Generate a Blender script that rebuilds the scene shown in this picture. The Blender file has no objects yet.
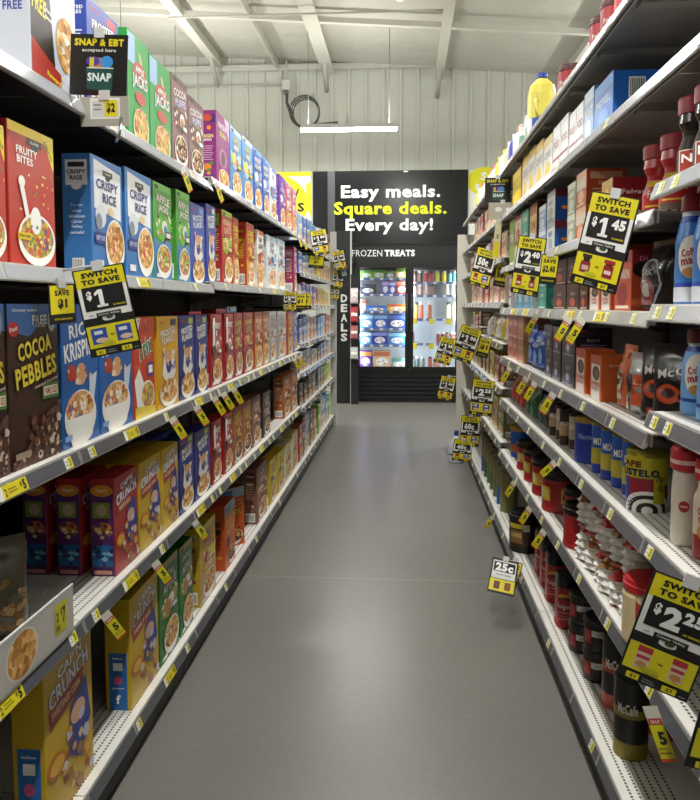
import bpy, bmesh, math, random
from mathutils import Vector, Matrix
rnd = random.Random(7)
PI = math.pi
scene = bpy.context.scene
COL = scene.collection
# ---------------------------------------------------------------- camera, world, exposure
cd = bpy.data.cameras.new('camera'); cam = bpy.data.objects.new('camera', cd); COL.objects.link(cam)
cd.sensor_fit = 'AUTO'; cd.sensor_width = 36; cd.lens = 36*760/800; cd.shift_y = -40/800
cd.clip_start = 0.05; cd.clip_end = 60
cam.location = (0, 0, 1.30); cam.rotation_euler = (PI/2-0.07205, 0, 0.07224)
scene.camera = cam
w = bpy.data.worlds.new('world'); scene.world = w; w.use_nodes = True
w.node_tree.nodes['Background'].inputs[0].default_value = (.75, .8, .85, 1)
w.node_tree.nodes['Background'].inputs[1].default_value = .3
vs = scene.view_settings
vs.view_transform = 'Standard'; vs.look = 'None'; vs.gamma = 1; vs.use_curve_mapping = False
vs.exposure = 0.16
STRIP_W = 34.0      # watts of each ceiling strip
DIFF_E = 22.0        # brightness of the diffusers themselves

# ---------------------------------------------------------------- materials
MATS = {}
def lin(h):
    v = [int(h[i:i+2], 16)/255 for i in (0, 2, 4)]
    return tuple(c/12.92 if c <= .04045 else ((c+.055)/1.055)**2.4 for c in v)+(1,)
def base_mat(name, col=(.5, .5, .5, 1), rough=.4, metal=0.0, spec=.5):
    m = bpy.data.materials.new(name); m.use_nodes = True
    b = m.node_tree.nodes['Principled BSDF']
    b.inputs['Base Color'].default_value = col; b.inputs['Roughness'].default_value = rough
    b.inputs['Metallic'].default_value = metal; b.inputs['Specular IOR Level'].default_value = spec
    return m, m.node_tree.nodes, m.node_tree.links, b
def ramp(n, stops, mode='LINEAR'):
    r = n.new('ShaderNodeValToRGB'); r.color_ramp.interpolation = mode
    e = r.color_ramp.elements
    e[0].position, e[0].color = stops[0][0], lin(stops[0][1])
    e[1].position, e[1].color = stops[-1][0], lin(stops[-1][1])
    for p, c in stops[1:-1]:
        x = e.new(p); x.color = lin(c)
    return r
def mth(n, l, op, a, b=None, c=None):
    x = n.new('ShaderNodeMath'); x.operation = op
    for i, v in enumerate((a, b, c)):
        if v is None: continue
        if isinstance(v, (int, float)): x.inputs[i].default_value = v
        else: l.new(v, x.inputs[i])
    return x.outputs[0]
def mat(k):
    """k: 'rrggbb' (printed card), 'rrggbb:rough', 'rrggbb:rough:metal' or a special name"""
    if k in MATS: return MATS[k]
    if k in SPECIAL: m = SPECIAL[k]()
    else:
        p = k.split(':')
        r = float(p[1]) if len(p) > 1 else .38
        me = float(p[2]) if len(p) > 2 else 0
        m, n, l, b = base_mat('paint_'+k, lin(p[0]), r, me)
        if len(p) == 1:     # printed board: slight sheen variation of the varnish
            tc = n.new('ShaderNodeTexCoord'); nz = n.new('ShaderNodeTexNoise'); nz.inputs['Scale'].default_value = 14
            l.new(tc.outputs['Object'], nz.inputs['Vector'])
            l.new(mth(n, l, 'MULTIPLY_ADD', nz.outputs[0], .16, .3), b.inputs['Roughness'])
    MATS[k] = m
    return m
def sp_food(name, stops, scale):
    def f():
        m, n, l, b = base_mat(name, rough=.6)
        tc = n.new('ShaderNodeTexCoord'); v = n.new('ShaderNodeTexVoronoi'); v.inputs['Scale'].default_value = scale
        l.new(tc.outputs['Object'], v.inputs['Vector'])
        sx = n.new('ShaderNodeSeparateColor'); l.new(v.outputs['Color'], sx.inputs[0])
        r = ramp(n, stops); l.new(sx.outputs[0], r.inputs[0]); l.new(r.outputs[0], b.inputs['Base Color'])
        return m
    return f
def sp_deck():
    m, n, l, b = base_mat('perforated_white_steel', rough=.35)
    tc = n.new('ShaderNodeTexCoord'); s = n.new('ShaderNodeSeparateXYZ'); l.new(tc.outputs['Object'], s.inputs[0])
    def cell(v, p):
        return mth(n, l, 'SUBTRACT', mth(n, l, 'FRACT', mth(n, l, 'DIVIDE', v, p)), .5)
    fx = mth(n, l, 'ABSOLUTE', cell(s.outputs[0], .013)); fy = mth(n, l, 'ABSOLUTE', cell(s.outputs[1], .02))
    hole = mth(n, l, 'MULTIPLY', mth(n, l, 'LESS_THAN', fx, .3), mth(n, l, 'LESS_THAN', fy, .14))
    zone = mth(n, l, 'MULTIPLY', mth(n, l, 'GREATER_THAN', s.outputs[1], .02), mth(n, l, 'LESS_THAN', s.outputs[1], .14))
    hole = mth(n, l, 'MULTIPLY', hole, zone)
    r = ramp(n, [(0, 'DDDBD4'), (1, '3A3834')], 'CONSTANT'); r.color_ramp.elements[1].position = .5
    l.new(hole, r.inputs[0]); l.new(r.outputs[0], b.inputs['Base Color'])
    return m
def sp_floor():
    m, n, l, b = base_mat('sealed_grey_concrete', rough=.3)
    tc = n.new('ShaderNodeTexCoord')
    a = n.new('ShaderNodeTexNoise'); a.inputs['Scale'].default_value = 1.1; a.inputs['Detail'].default_value = 2
    g = n.new('ShaderNodeTexNoise'); g.inputs['Scale'].default_value = 45; g.inputs['Detail'].default_value = 3
    l.new(tc.outputs['Object'], a.inputs['Vector']); l.new(tc.outputs['Object'], g.inputs['Vector'])
    r = ramp(n, [(.1, '6C6A66'), (.9, '7A7873')]); l.new(a.outputs[0], r.inputs[0])
    r2 = ramp(n, [(.35, 'E4E4E4'), (.65, 'FFFFFF')]); l.new(g.outputs[0], r2.inputs[0])
    mx = n.new('ShaderNodeMix'); mx.data_type = 'RGBA'; mx.blend_type = 'MULTIPLY'; mx.inputs[0].default_value = .35
    l.new(r.outputs[0], mx.inputs[6]); l.new(r2.outputs[0], mx.inputs[7]); 
    # saw-cut control joint across the aisle and small chips
    s = n.new('ShaderNodeSeparateXYZ'); l.new(tc.outputs['Object'], s.inputs[0])
    jd = mth(n, l, 'ABSOLUTE', mth(n, l, 'SUBTRACT', mth(n, l, 'ADD', s.outputs[1], mth(n, l, 'MULTIPLY', a.outputs[0], .03)), 3.55))
    j = mth(n, l, 'LESS_THAN', jd, .006)
    mx2 = n.new('ShaderNodeMix'); mx2.data_type = 'RGBA'; l.new(mth(n, l, 'MULTIPLY', j, .3), mx2.inputs[0])
    l.new(mx.outputs[2], mx2.inputs[6]); mx2.inputs[7].default_value = lin('AAA69D')
    l.new(mx2.outputs[2], b.inputs['Base Color'])
    rr = n.new('ShaderNodeTexNoise'); rr.inputs['Scale'].default_value = 6; rr.inputs['Detail'].default_value = 2
    l.new(tc.outputs['Object'], rr.inputs['Vector'])
    b.inputs['Roughness'].default_value = .29
    return m
def sp_ceiling():
    m, n, l, b = base_mat('white_vinyl_insulation', lin('CFCDC2'), .5)
    tc = n.new('ShaderNodeTexCoord'); a = n.new('ShaderNodeTexNoise'); a.inputs['Scale'].default_value = 1.5; a.inputs['Detail'].default_value = 5
    l.new(tc.outputs['Object'], a.inputs['Vector'])
    bp = n.new('ShaderNodeBump'); bp.inputs['Strength'].default_value = .5; bp.inputs['Distance'].default_value = .15
    l.new(a.outputs[0], bp.inputs['Height']); l.new(bp.outputs[0], b.inputs['Normal'])
    return m
def sp_glass():
    m, n, l, b = base_mat('clear_glass')
    n.remove(b); o = n['Material Output']
    t = n.new('ShaderNodeBsdfTransparent'); g = n.new('ShaderNodeBsdfGlossy'); g.inputs['Roughness'].default_value = .05
    mx = n.new('ShaderNodeMixShader'); mx.inputs[0].default_value = .06
    l.new(t.outputs[0], mx.inputs[1]); l.new(g.outputs[0], mx.inputs[2]); l.new(mx.outputs[0], o.inputs[0])
    return m
def sp_film():
    m, n, l, b = base_mat('clear_plastic_film')
    n.remove(b); o = n['Material Output']
    t = n.new('ShaderNodeBsdfTransparent'); g = n.new('ShaderNodeBsdfGlossy'); g.inputs['Roughness'].default_value = .15
    mx = n.new('ShaderNodeMixShader'); mx.inputs[0].default_value = .3
    l.new(t.outputs[0], mx.inputs[1]); l.new(g.outputs[0], mx.inputs[2]); l.new(mx.outputs[0], o.inputs[0])
    return m
def sp_emit(name, col, s):
    def f():
        m, n, l, b = base_mat(name, col)
        b.inputs['Emission Color'].default_value = col; b.inputs['Emission Strength'].default_value = s
        return m
    return f
SPECIAL = {
 'cereal': sp_food('printed_golden_cereal', [(0, '8A5A24'), (.3, 'D9A65A'), (.6, 'F0D9A0'), (.8, 'C4452E'), (1, 'F3E7C8')], 75),
 'fruitbits': sp_food('printed_fruit_cereal', [(0, 'D8432E'), (.25, '7BA83A'), (.5, 'E8C24A'), (.75, 'B78A5A'), (1, '7A4B8A')], 85),
 'choc': sp_food('printed_chocolate_cereal', [(0, '1E100A'), (.4, '4A2A1A'), (.8, '6A4028'), (1, 'C9B29A')], 80),
 'flakes': sp_food('printed_corn_flakes', [(0, '9A6428'), (.5, 'D69A4A'), (1, 'F1CE8E')], 60),
 'beans': sp_food('coffee_in_glass', [(0, '140C08'), (1, '3A2416')], 160),
 'deck': sp_deck, 'floor': sp_floor, 'ceiling': sp_ceiling, 'glass': sp_glass, 'film': sp_film,
 'diffuser': sp_emit('lit_diffuser', (1, .99, .96, 1), DIFF_E), 'led': sp_emit('freezer_led', (.85, .93, 1, 1), 5),
}
# ---------------------------------------------------------------- mesh collector
TXT = {}
def text2d(s, bold=.02):
    k = (s, bold)
    if k not in TXT:
        c = bpy.data.curves.new('lettering', 'FONT'); c.body = s; c.offset = bold; c.resolution_u = 2; c.fill_mode = 'FRONT' if hasattr(c, 'fill_mode') else None
        c.space_character = 1.02+bold*2
        o = bpy.data.objects.new('lettering', c); COL.objects.link(o)
        bpy.context.view_layer.update()
        dg = bpy.context.evaluated_depsgraph_get(); me = bpy.data.meshes.new_from_object(o.evaluated_get(dg))
        v = [(p.co.x, p.co.y) for p in me.vertices]; f = [tuple(p.vertices) for p in me.polygons]
        bpy.data.objects.remove(o); bpy.data.curves.remove(c); bpy.data.meshes.remove(me)
        xs = [p[0] for p in v] or [0, 1]; ys = [p[1] for p in v] or [0, 1]
        x0, x1, y0, y1 = min(xs), max(xs), min(ys), max(ys)
        v = [((x-x0)/(x1-x0+1e-9)-.5, (y-y0)/(y1-y0+1e-9)-.5) for x, y in v]
        TXT[k] = (v, f, (x1-x0)/(y1-y0+1e-9))
    return TXT[k]
class MB:
    def __init__(s): s.v = []; s.f = []; s.m = []; s.sm = []; s.mats = []
    def mi(s, k):
        if k not in s.mats: s.mats.append(k)
        return s.mats.index(k)
    def add(s, vs, fs, k, smooth=False):
        o = len(s.v); s.v += [tuple(p) for p in vs]; i = s.mi(k)
        for f in fs: s.f.append(tuple(o+a for a in f)); s.m.append(i); s.sm.append(smooth)
    def box(s, x0, x1, y0, y1, z0, z1, k, M=None, c=0):
        """c: chamfer of the vertical edges"""
        if c <= 0:
            P = [(x, y, z) for z in (z0, z1) for x, y in ((x0, y0), (x1, y0), (x1, y1), (x0, y1))]
            F = [(3, 2, 1, 0), (4, 5, 6, 7), (0, 1, 5, 4), (1, 2, 6, 5), (2, 3, 7, 6), (3, 0, 4, 7)]
        else:
            q = [(x0+c, y0), (x1-c, y0), (x1, y0+c), (x1, y1-c), (x1-c, y1), (x0+c, y1), (x0, y1-c), (x0, y0+c)]
            P = [(x, y, z) for z in (z0, z1) for x, y in q]
            F = [tuple(range(7, -1, -1)), tuple(range(8, 16))]+[(i, (i+1) % 8, (i+1) % 8+8, i+8) for i in range(8)]
        if M: P = [M @ Vector(p) for p in P]
        s.add(P, F, k)
        return s
    def tube(s, pts, r, k, seg=8, closed=False):
        n = len(pts); V = []; F = []
        for i, p in enumerate(pts):
            p = Vector(p); a = Vector(pts[i-1] if (i or closed) else pts[0]); b = Vector(pts[(i+1) % n] if (i < n-1 or closed) else pts[i])
            d = (b-a).normalized(); u = d.orthogonal().normalized() if abs(d.z) > .95 else d.cross(Vector((0, 0, 1))).normalized()
            w2 = d.cross(u)
            for j in range(seg):
                t = 2*PI*j/seg; V.append(p+u*math.cos(t)*r+w2*math.sin(t)*r)
        for i in range(n if closed else n-1):
            for j in range(seg):
                F.append((i*seg+j, i*seg+(j+1) % seg, ((i+1) % n)*seg+(j+1) % seg, ((i+1) % n)*seg+j))
        if not closed: F += [tuple(range(seg-1, -1, -1)), tuple((n-1)*seg+j for j in range(seg))]
        s.add(V, F, k, True); return s
    def lathe(s, prof, k, seg=28, sq=0.0, cx=0, cy=0, asp=1.0):
        """prof [(r, z, colour or None)]; the colour is that of the band above the point; sq squares the section off"""
        rings = []
        for p in prof:
            ring = []
            for j in range(seg):
                t = 2*PI*j/seg; c, q = math.cos(t), math.sin(t)
                e = 1 if not sq else 1/((abs(c)**(2+sq)+abs(q)**(2+sq))**(1/(2+sq)))
                ring.append((cx+p[0]*e*c, cy+p[0]*e*q*asp, p[1]))
            rings.append(ring)
        kk = k
        for i in range(len(prof)-1):
            if len(prof[i]) > 2 and prof[i][2]: kk = prof[i][2]
            s.add(rings[i]+rings[i+1], [(j, (j+1) % seg, (j+1) % seg+seg, j+seg) for j in range(seg)], kk, True)
        s.add(rings[0], [tuple(range(seg-1, -1, -1))], k)
        s.add(rings[-1], [tuple(range(seg))], kk)
        return s
    def art(s, items, W, H, mp, curved=False, L0=0):
        """flat artwork mapped by mp(u, v, layer) with u, v in metres"""
        L = L0
        for it in items:
            t = it[0]; L += 1
            if t == 'r':
                _, x0, y0, x1, y1, k = it; n = max(1, int(abs(x1-x0)*W/.006)) if curved else 1
                ny = 4 if curved == 2 else 1
                V = [mp((x0+(x1-x0)*i/n)*W, (y0+(y1-y0)*j/ny)*H, L) for i in range(n+1) for j in range(ny+1)]
                s.add(V, [(i*(ny+1)+j, (i+1)*(ny+1)+j, (i+1)*(ny+1)+j+1, i*(ny+1)+j+1) for i in range(n) for j in range(ny)], k)
            elif t == 'e':
                _, cx, cy, rx, ry, k = it[:6]; n = it[6] if len(it) > 6 else 20
                V = [mp(cx*W, cy*H, L)]; R = 4 if curved else 1
                for q in range(1, R+1):
                    V += [mp((cx+rx*q/R*math.cos(2*PI*i/n))*W, (cy+ry*q/R*math.sin(2*PI*i/n))*H, L) for i in range(n)]
                F = [(0, 1+i, 1+(i+1) % n) for i in range(n)]
                for q in range(1, R): F += [(1+(q-1)*n+i, 1+q*n+i, 1+q*n+(i+1) % n, 1+(q-1)*n+(i+1) % n) for i in range(n)]
                s.add(V, F, k)
            elif t == 'p':
                s.add([mp(x*W, y*H, L) for x, y in it[1]], [tuple(range(len(it[1])))], it[2])
            elif t == 't':
                if it[1] == '1':        # a price figure one with its flag and foot
                    cx, cy, h_, k = it[2], it[3], it[5], it[6]; q = h_*H/W
                    for P in ([(-.12, -.5), (.12, -.5), (.12, .5), (-.12, .5)], [(-.12, .5), (-.34, .32), (-.34, .16), (-.12, .28)], [(-.3, -.5), (.3, -.5), (.3, -.36), (-.3, -.36)]):
                        s.add([mp((cx+x*q)*W, (cy+y*h_)*H, L+.2*len(P)) for x, y in P], [(0, 1, 2, 3)], k)
                    continue
                _, tx, cx, cy, w_, h_, k = it[:7]; rot = math.radians(it[7]) if len(it) > 7 else 0
                bd = it[8] if len(it) > 8 else .025
                v, f, ar = text2d(tx, bd); a, b = math.cos(rot), math.sin(rot)
                w_ = min(w_, 1.3*ar*h_*H/W)      # never stretch the glyphs far past their own width
                P = []
                for x, y in v:
                    X, Y = x*w_*W, y*h_*H
                    P.append(mp(cx*W+X*a-Y*b, cy*H+X*b+Y*a, L+(1.5 if curved else 0)))
                s.add(P, f, k)
            elif t == 's':
                _, n, x0, y0, x1, y1, sz, ks = it[:8]; r = random.Random(n*31+int(x0*100)+int(y1*77))
                for q in range(n):
                    cx = x0+(x1-x0)*r.random(); cy = y0+(y1-y0)*r.random(); a = r.random()*3; e = sz*(.6+.8*r.random())
                    sd = r.choice((4, 5, 6))
                    s.add([mp(cx*W+e*W*math.cos(a+2*PI*i/sd), cy*H+e*W*math.sin(a+2*PI*i/sd)*.8, L+q*.07) for i in range(sd)], [tuple(range(sd))], ks[q % len(ks)])
                L += 1
        return s
    def build(s, name, parent=None, mesh_only=False, M=None):
        me = bpy.data.meshes.new(name)
        me.from_pydata([tuple(M @ Vector(p)) for p in s.v] if M else s.v, [], s.f)
        for k in s.mats: me.materials.append(mat(k))
        me.polygons.foreach_set('material_index', s.m); me.polygons.foreach_set('use_smooth', s.sm); me.update()
        if mesh_only: return me
        return put(name, me, parent)
def put(name, me, parent=None, loc=(0, 0, 0), rot=(0, 0, 0)):
    o = bpy.data.objects.new(name, me); COL.objects.link(o); o.location = loc; o.rotation_euler = rot
    if parent: o.parent = parent
    return o
def empty(name, loc=(0, 0, 0), rot=(0, 0, 0)):
    return put(name, None, None, loc, rot)
def tag(o, label, cat, group=None):
    o['label'] = label; o['category'] = cat
    if group: o['group'] = group
    return o
def struct(o): o['kind'] = 'structure'; return o
def copy_tree(o, parent=None):
    c = o.copy(); COL.objects.link(c)
    if parent: c.parent = parent
    for ch in o.children: copy_tree(ch, c)
    return c
REG = []     # (object, look, place, category, group, y) labelled at the end
def reg(o, look, place, cat, group): REG.append((o, look, place, cat, group))
ORDS = ['', 'second', 'third', 'fourth', 'fifth', 'sixth', 'seventh', 'eighth', 'ninth', 'tenth', 'eleventh', 'twelfth']+[str(i)+'th' for i in range(13, 40)]
NUM = ['', 'one', 'two', 'three', 'four', 'five', 'six', 'seven', 'eight', 'nine', 'ten', 'eleven', 'twelve']+[str(i) for i in range(13, 40)]
def finish_labels():
    by = {}
    for r in REG: by.setdefault((r[1], r[2]), []).append(r)
    for (look, place), rs in by.items():
        rs.sort(key=lambda r: (r[0].location.y+ (r[0].location.x*.01)))
        n = len(rs)
        for i, (o, _, _, cat, grp) in enumerate(rs):
            if n == 1: q = ''
            elif n == 2: q = (', nearer of two', ', farther of two')[i]
            elif i == 0: q = ', nearest of '+NUM[n]
            elif i == n-1: q = ', farthest of '+NUM[n]
            else: q = ', '+ORDS[i]+' nearest of '+NUM[n]
            tag(o, look+' '+place+q, cat, grp)
# ---------------------------------------------------------------- printed designs: (look, card colour, front art, side art)
def T(t, cx, cy, w_, h_, k, rot=0, bd=.03): return ('t', t, cx, cy, w_, h_, k, rot, bd)
def TO(t, cx, cy, w_, h_, k, ok, rot=0):       # outlined lettering
    return [('t', t, cx, cy, w_*1.03, h_*1.06, ok, rot, .085), ('t', t, cx, cy, w_, h_, k, rot, .035)]
def bowl(cx, cy, rx, ry, food='cereal', rim='F2F0EA'):
    return [('e', cx, cy, rx, ry, rim, 26), ('e', cx, cy+ry*.12, rx*.9, ry*.78, food, 26),
            ('s', 16, cx-rx*.6, cy-ry*.4, cx+rx*.6, cy+ry*.6, .05, ['F3E3BC', 'C9823A', 'C23B2A', 'E8C07A'])]
def facts(c='F4F2EC', k='333333'):
    return [('r', .12, .04, .88, .2, c)]+[('r', .16+i*.1, .06, .2+i*.1, .17, k) for i in range(7)]
def lines(x0, x1, y, n, k, dy=.03, th=.011):
    return [('r', x0+.03*(i % 2), y-i*dy, x1-.05*(i % 3), y-i*dy+th, k) for i in range(n)]
def chip(cx, cy, k='2E2E2C'): return [('r', cx-.16, cy-.025, cx+.16, cy+.025, k), ('e', cx, cy-.03, .09, .03, k), T('CLOVER', cx, cy, .26, .02, 'E8E4D8')]
W_ = 'F4F2EC'
D = {}
def des(n, look, col, front, side): D[n] = (look, col, front, side)
des('fruity', 'red fruity bites cereal box', 'B8372B', [('r', 0, .93, 1, 1, 'E5C21C'), ('p', [(.72, 1), (1, 1), (1, .74)], 'E5D21C'), T('A VALUE SIZE', .88, .89, .26, .03, '222222', -48)]+chip(.55, .9)+
    [T('FRUITY', .38, .82, .46, .055, W_), T('BITES', .33, .755, .36, .055, W_), ('s', 24, .1, .35, .95, .7, .022, ['E58A2A', 'D9C23A', '6E8A3A', '8A3A6A', 'F0D9A0']),
    ('p', [(.2, .56), (.28, .58), (.4, .34), (.34, .3)], 'EDEBE4'), ('e', .24, .6, .07, .04, 'EDEBE4'), ('e', .55, .2, .42, .19, W_, 26), ('e', .55, .22, .37, .15, 'fruitbits', 26), ('e', .52, .34, .12, .1, 'F2F0EA'),
    ('s', 26, .28, .14, .82, .3, .03, ['D8432E', '6E8A3A', 'E8C24A', 'F3E3BC', '7A4B8A']), ('r', .12, .19, .4, .24, 'E8C81A'), T('NATURALLY FLAVORED', .26, .217, .24, .02, '333333')],
    [('r', .1, .8, .9, .95, W_), T('FRUITY BITES', .5, .87, .7, .05, 'B8372B')]+lines(.2, .85, .6, 6, 'F0C9C0')+facts())
des('crispy', 'blue crispy rice cereal box', '3F7DC0', [('p', [(.08, .97), (.95, .92), (.95, .5), (.5, .53), (.08, .56)], 'EEF0F2')]+chip(.52, .88)+
    [T('CRISPY', .5, .775, .72, .085, '2D2A78'), T('RICE', .56, .665, .5, .085, '2D2A78'), ('e', .6, .56, .1, .04, 'E7C9A0'), ('e', .26, .5, .17, .1, 'DCE4EA'), ('e', .2, .45, .1, .07, '8A94A0'),
    ('e', .72, .26, .33, .24, W_, 26), ('e', .72, .29, .29, .19, 'flakes', 26), ('s', 12, .5, .2, .9, .4, .04, ['C23B2A', 'E05A44', 'F3E3BC']), ('r', .06, .26, .38, .36, '2D3A8A'), T('CRISPY TASTE', .22, .31, .28, .04, 'C9D4EE'), ('r', .08, .06, .3, .12, 'E8EAEC')],
    [('r', .1, .74, .9, .95, 'EEF0F2'), ('e', .5, .74, .2, .04, 'EEF0F2'), ('r', .2, .89, .8, .93, '2E2E2C'), T('CRISPY', .5, .85, .7, .035, '2D2A78'), T('RICE', .5, .8, .45, .035, '2D2A78'),
     T('Try our', .5, .57, .46, .028, 'DCE8F4'), T('other', .5, .525, .34, .024, 'DCE8F4'), T('delicious', .5, .48, .6, .028, 'DCE8F4'), T('Clover', .5, .435, .42, .028, 'DCE8F4'), T('Valley', .5, .39, .42, .03, 'DCE8F4'), T('cereals!', .5, .345, .52, .028, 'DCE8F4')]+[('r', .3, .03, .75, .13, W_)]+[('r', .34+i*.06, .04, .36+i*.06, .12, '333333') for i in range(6)])
des('cocoa', 'dark brown chocolate cereal box', '3A211A', [('p', [(0, 1), (1, 1), (1, .84), (.7, .88), (.4, .8), (0, .84)], '3E6FB0'), T('Chocolatey goodness', .33, .96, .5, .025, W_), T('FREE', .62, .9, .3, .06, W_), T('digital code', .62, .86, .26, .02, W_),
    ('e', .1, .85, .1, .045, 'C8302A'), T('Post', .1, .85, .14, .03, W_, 10), ('e', .86, .89, .08, .07, '9AA4A8')]+TO('COCOA', .5, .73, .68, .11, 'D8C23A', '1A0E08', 8)+TO('PEBBLES', .52, .58, .84, .13, 'D8C23A', '1A0E08', 8)+
    [('r', .62, .39, .98, .49, '4E7A3A'), ('r', .65, .41, .95, .47, 'E9E4D0'), T('FAMILY SIZE', .8, .44, .26, .045, 'B0402A'), ('p', [(0, 0), (1, 0), (1, .36), (.72, .3), (.5, .2), (.2, .08), (0, .05)], 'choc'),
    ('s', 34, .35, .02, .98, .3, .045, ['2A1610', '6A4028', '4A2A1A', 'C9B8A8']), T('sweetened rice cereal', .7, .5, .5, .022, 'C9B8A0', 8), ('r', .05, .06, .34, .1, 'A08C78')],
    [('r', 0, .84, 1, 1, '3E6FB0'), T('COCOA', .5, .75, .8, .06, 'D8C23A')]+lines(.15, .9, .6, 7, 'A08C78')+facts())
des('ricek', 'blue crisped rice box with milk bowl', '1F5FA8', [T('RICE', .5, .82, .62, .1, W_, 6), T('KRISPIES', .5, .68, .88, .13, W_, 6), ('e', .24, .52, .12, .06, 'B8432A'), ('e', .5, .5, .14, .08, 'D9A070'), ('s', 12, .1, .42, .9, .56, .04, ['E8C9A0', 'C23B2A', 'F0E0C0']),
    ('p', [(.72, .46), (.95, .5), (.8, .2), (.7, .2)], 'C9D8E4'), ('e', .46, .2, .44, .19, W_, 26), ('e', .44, .26, .38, .12, 'cereal', 26), ('s', 14, .15, .2, .7, .33, .045, ['F6F2E4', 'C23B2A', '3F7DC0', 'F3E3BC']), ('p', [(.04, .2), (.88, .2), (.76, .04), (.6, 0), (.2, 0)], W_), ('r', .02, .05, .2, .09, '88B0D8')],
    [('r', .1, .8, .9, .95, W_), T('RICE', .5, .87, .6, .05, '1F5FA8')]+lines(.15, .9, .6, 8, 'A8C8E8')+facts())
des('trix', 'red and orange fruit cereal box', 'C8402A', [('p', [(0, 1), (.35, 1), (.1, .75), (0, .8)], 'E8E0D4'), ('s', 16, .1, .5, .95, .98, .05, ['E08A2A', 'D8642A', '8A3A2A'])]+TO('Trix', .52, .7, .72, .2, '2E8A4A', W_, 14)+
    [('p', [(.0, .38), (.22, .5), (.5, .3), (.4, .08), (.1, .12)], W_), ('e', .62, .2, .34, .16, W_, 22), ('e', .62, .21, .3, .13, 'fruitbits', 22), ('r', .62, .4, .92, .54, '5A3A8A'), ('r', .67, .43, .87, .51, W_), ('p', [(0, .12), (1, .08), (1, 0), (0, 0)], 'D8C23A')],
    [T('Trix', .5, .85, .7, .07, W_)]+lines(.15, .85, .6, 6, 'F0C0A0')+facts())
def flake(n, look, col, tcol, nm1, nm2, foam):
    des(n, look, col, [('r', .62, .9, .9, .97, foam), T('Kellogg\'s', .25, .93, .36, .04, 'C8302A')]+TO(nm1, .5, .83, .72, .075, tcol, '1E2A5A', 6)+TO(nm2, .5, .745, .66, .075, tcol, '1E2A5A', 6)+
     [('p', [(.2, .36), (.3, .62), (.5, .5), (.72, .64), (.84, .36), (.5, .22)], 'E8E4DA'), ('e', .5, .47, .13, .1, '1F3A8A'), ('e', .5, .56, .2, .06, 'D8A070'), ('s', 16, .15, .4, .85, .64, .04, ['D69A4A', 'E8E4DA', 'F1CE8E', '3A52B0']), ('e', .5, .15, .44, .15, W_, 22), ('e', .5, .18, .4, .13, 'flakes', 22),
      ('s', 18, .15, .08, .85, .28, .06, ['D69A4A', 'F1CE8E', 'B87838', 'F0E4C4'])], [T(nm1, .5, .9, .8, .03, tcol), T(nm2, .5, .86, .7, .03, tcol)]+lines(.15, .85, .7, 9, tcol)+facts())
flake('corngold', 'yellow flakes cereal box', 'D9A414', 'EDE6D0', 'FROSTED', 'FLAKES', '2A2E5A')
flake('navyflake', 'navy blue frosted flakes box', '1E2A7A', 'F4F2EC', 'FROSTED', 'FLAKES', 'B8D24A')
flake('bluesquare', 'violet blue flakes box', '3A52B0', 'D8E0F0', 'FROSTED', 'FLAKES', '7A9AD8')
flake('frostwhite', 'blue and white flakes box', '3A4A9A', 'E8EAF0', 'FROSTED', 'FLAKES', 'E8EAF0')
flake('frostblue', 'tall blue and white cereal box', '2C46A0', 'F4F2EC', 'FROSTED', 'FLAKES', 'C8302A')
def oblong(n, look, col, t1, t2, tc, band, food='cereal', low=None, tcol2=None):
    q = random.Random(sum(map(ord, n))); dk = '2A2430' if sum(lin(tc)[:3]) > 1 else 'EDEAE0'
    it = [('r', 0, .93, 1, 1, band), ('e', .16+.1*q.random(), .955, .12, .022, dk)]
    if low: it.append(('p', [(0, 0), (1, 0), (1, .34+.1*q.random()), (.6, .44), (.3, .38), (0, .42+.06*q.random())], low))
    it += [('p', [(.05, .55+.1*q.random()), (.95, .66), (.9, .5+.05*q.random()), (.45, .4), (.1, .46)], band)]
    it += TO(t1, .5, .84, .8, .085, tc, dk, q.choice((3, 6, -3)))+(TO(t2, .52, .735, .74, .085, tcol2 or tc, dk, q.choice((3, 6, -3))) if t2 else [])
    it += [('s', 22, .08, .38, .94, .68, .045, [band, tc, 'F0DDB0', 'C9823A', dk]), ('e', .24+.4*q.random(), .56, .16, .07, tc), ('e', .3+.4*q.random(), .53, .1, .05, low or 'C9823A'),
           ('r', .62, .44, .92, .52, dk), ('r', .65, .455, .89, .505, tc)]
    it += bowl(.5+.08*q.random(), .2, .42, .18, food)+[('s', 14, .12, .2, .9, .4, .045, ['E8C07A', 'C9823A', 'F3E3BC', band]), ('r', .06, .03, .3, .07, 'E8E8E0')]
    des(n, look, col, it, [('r', .12, .78, .88, .94, band), T(t1, .5, .86, .6, .04, tc), ('e', .5, .72, .3, .03, tc)]+lines(.15, .85, .66, 8, tc)+[('s', 8, .15, .3, .85, .4, .09, [band, 'C9823A', tc])]+facts())
oblong('greenapple', 'green and blue apple cereal box', '4FA03C', 'APPLE', 'JACKS', 'E6E2D4', '6FBF4A', 'fruitbits', '3F88C0')
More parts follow.
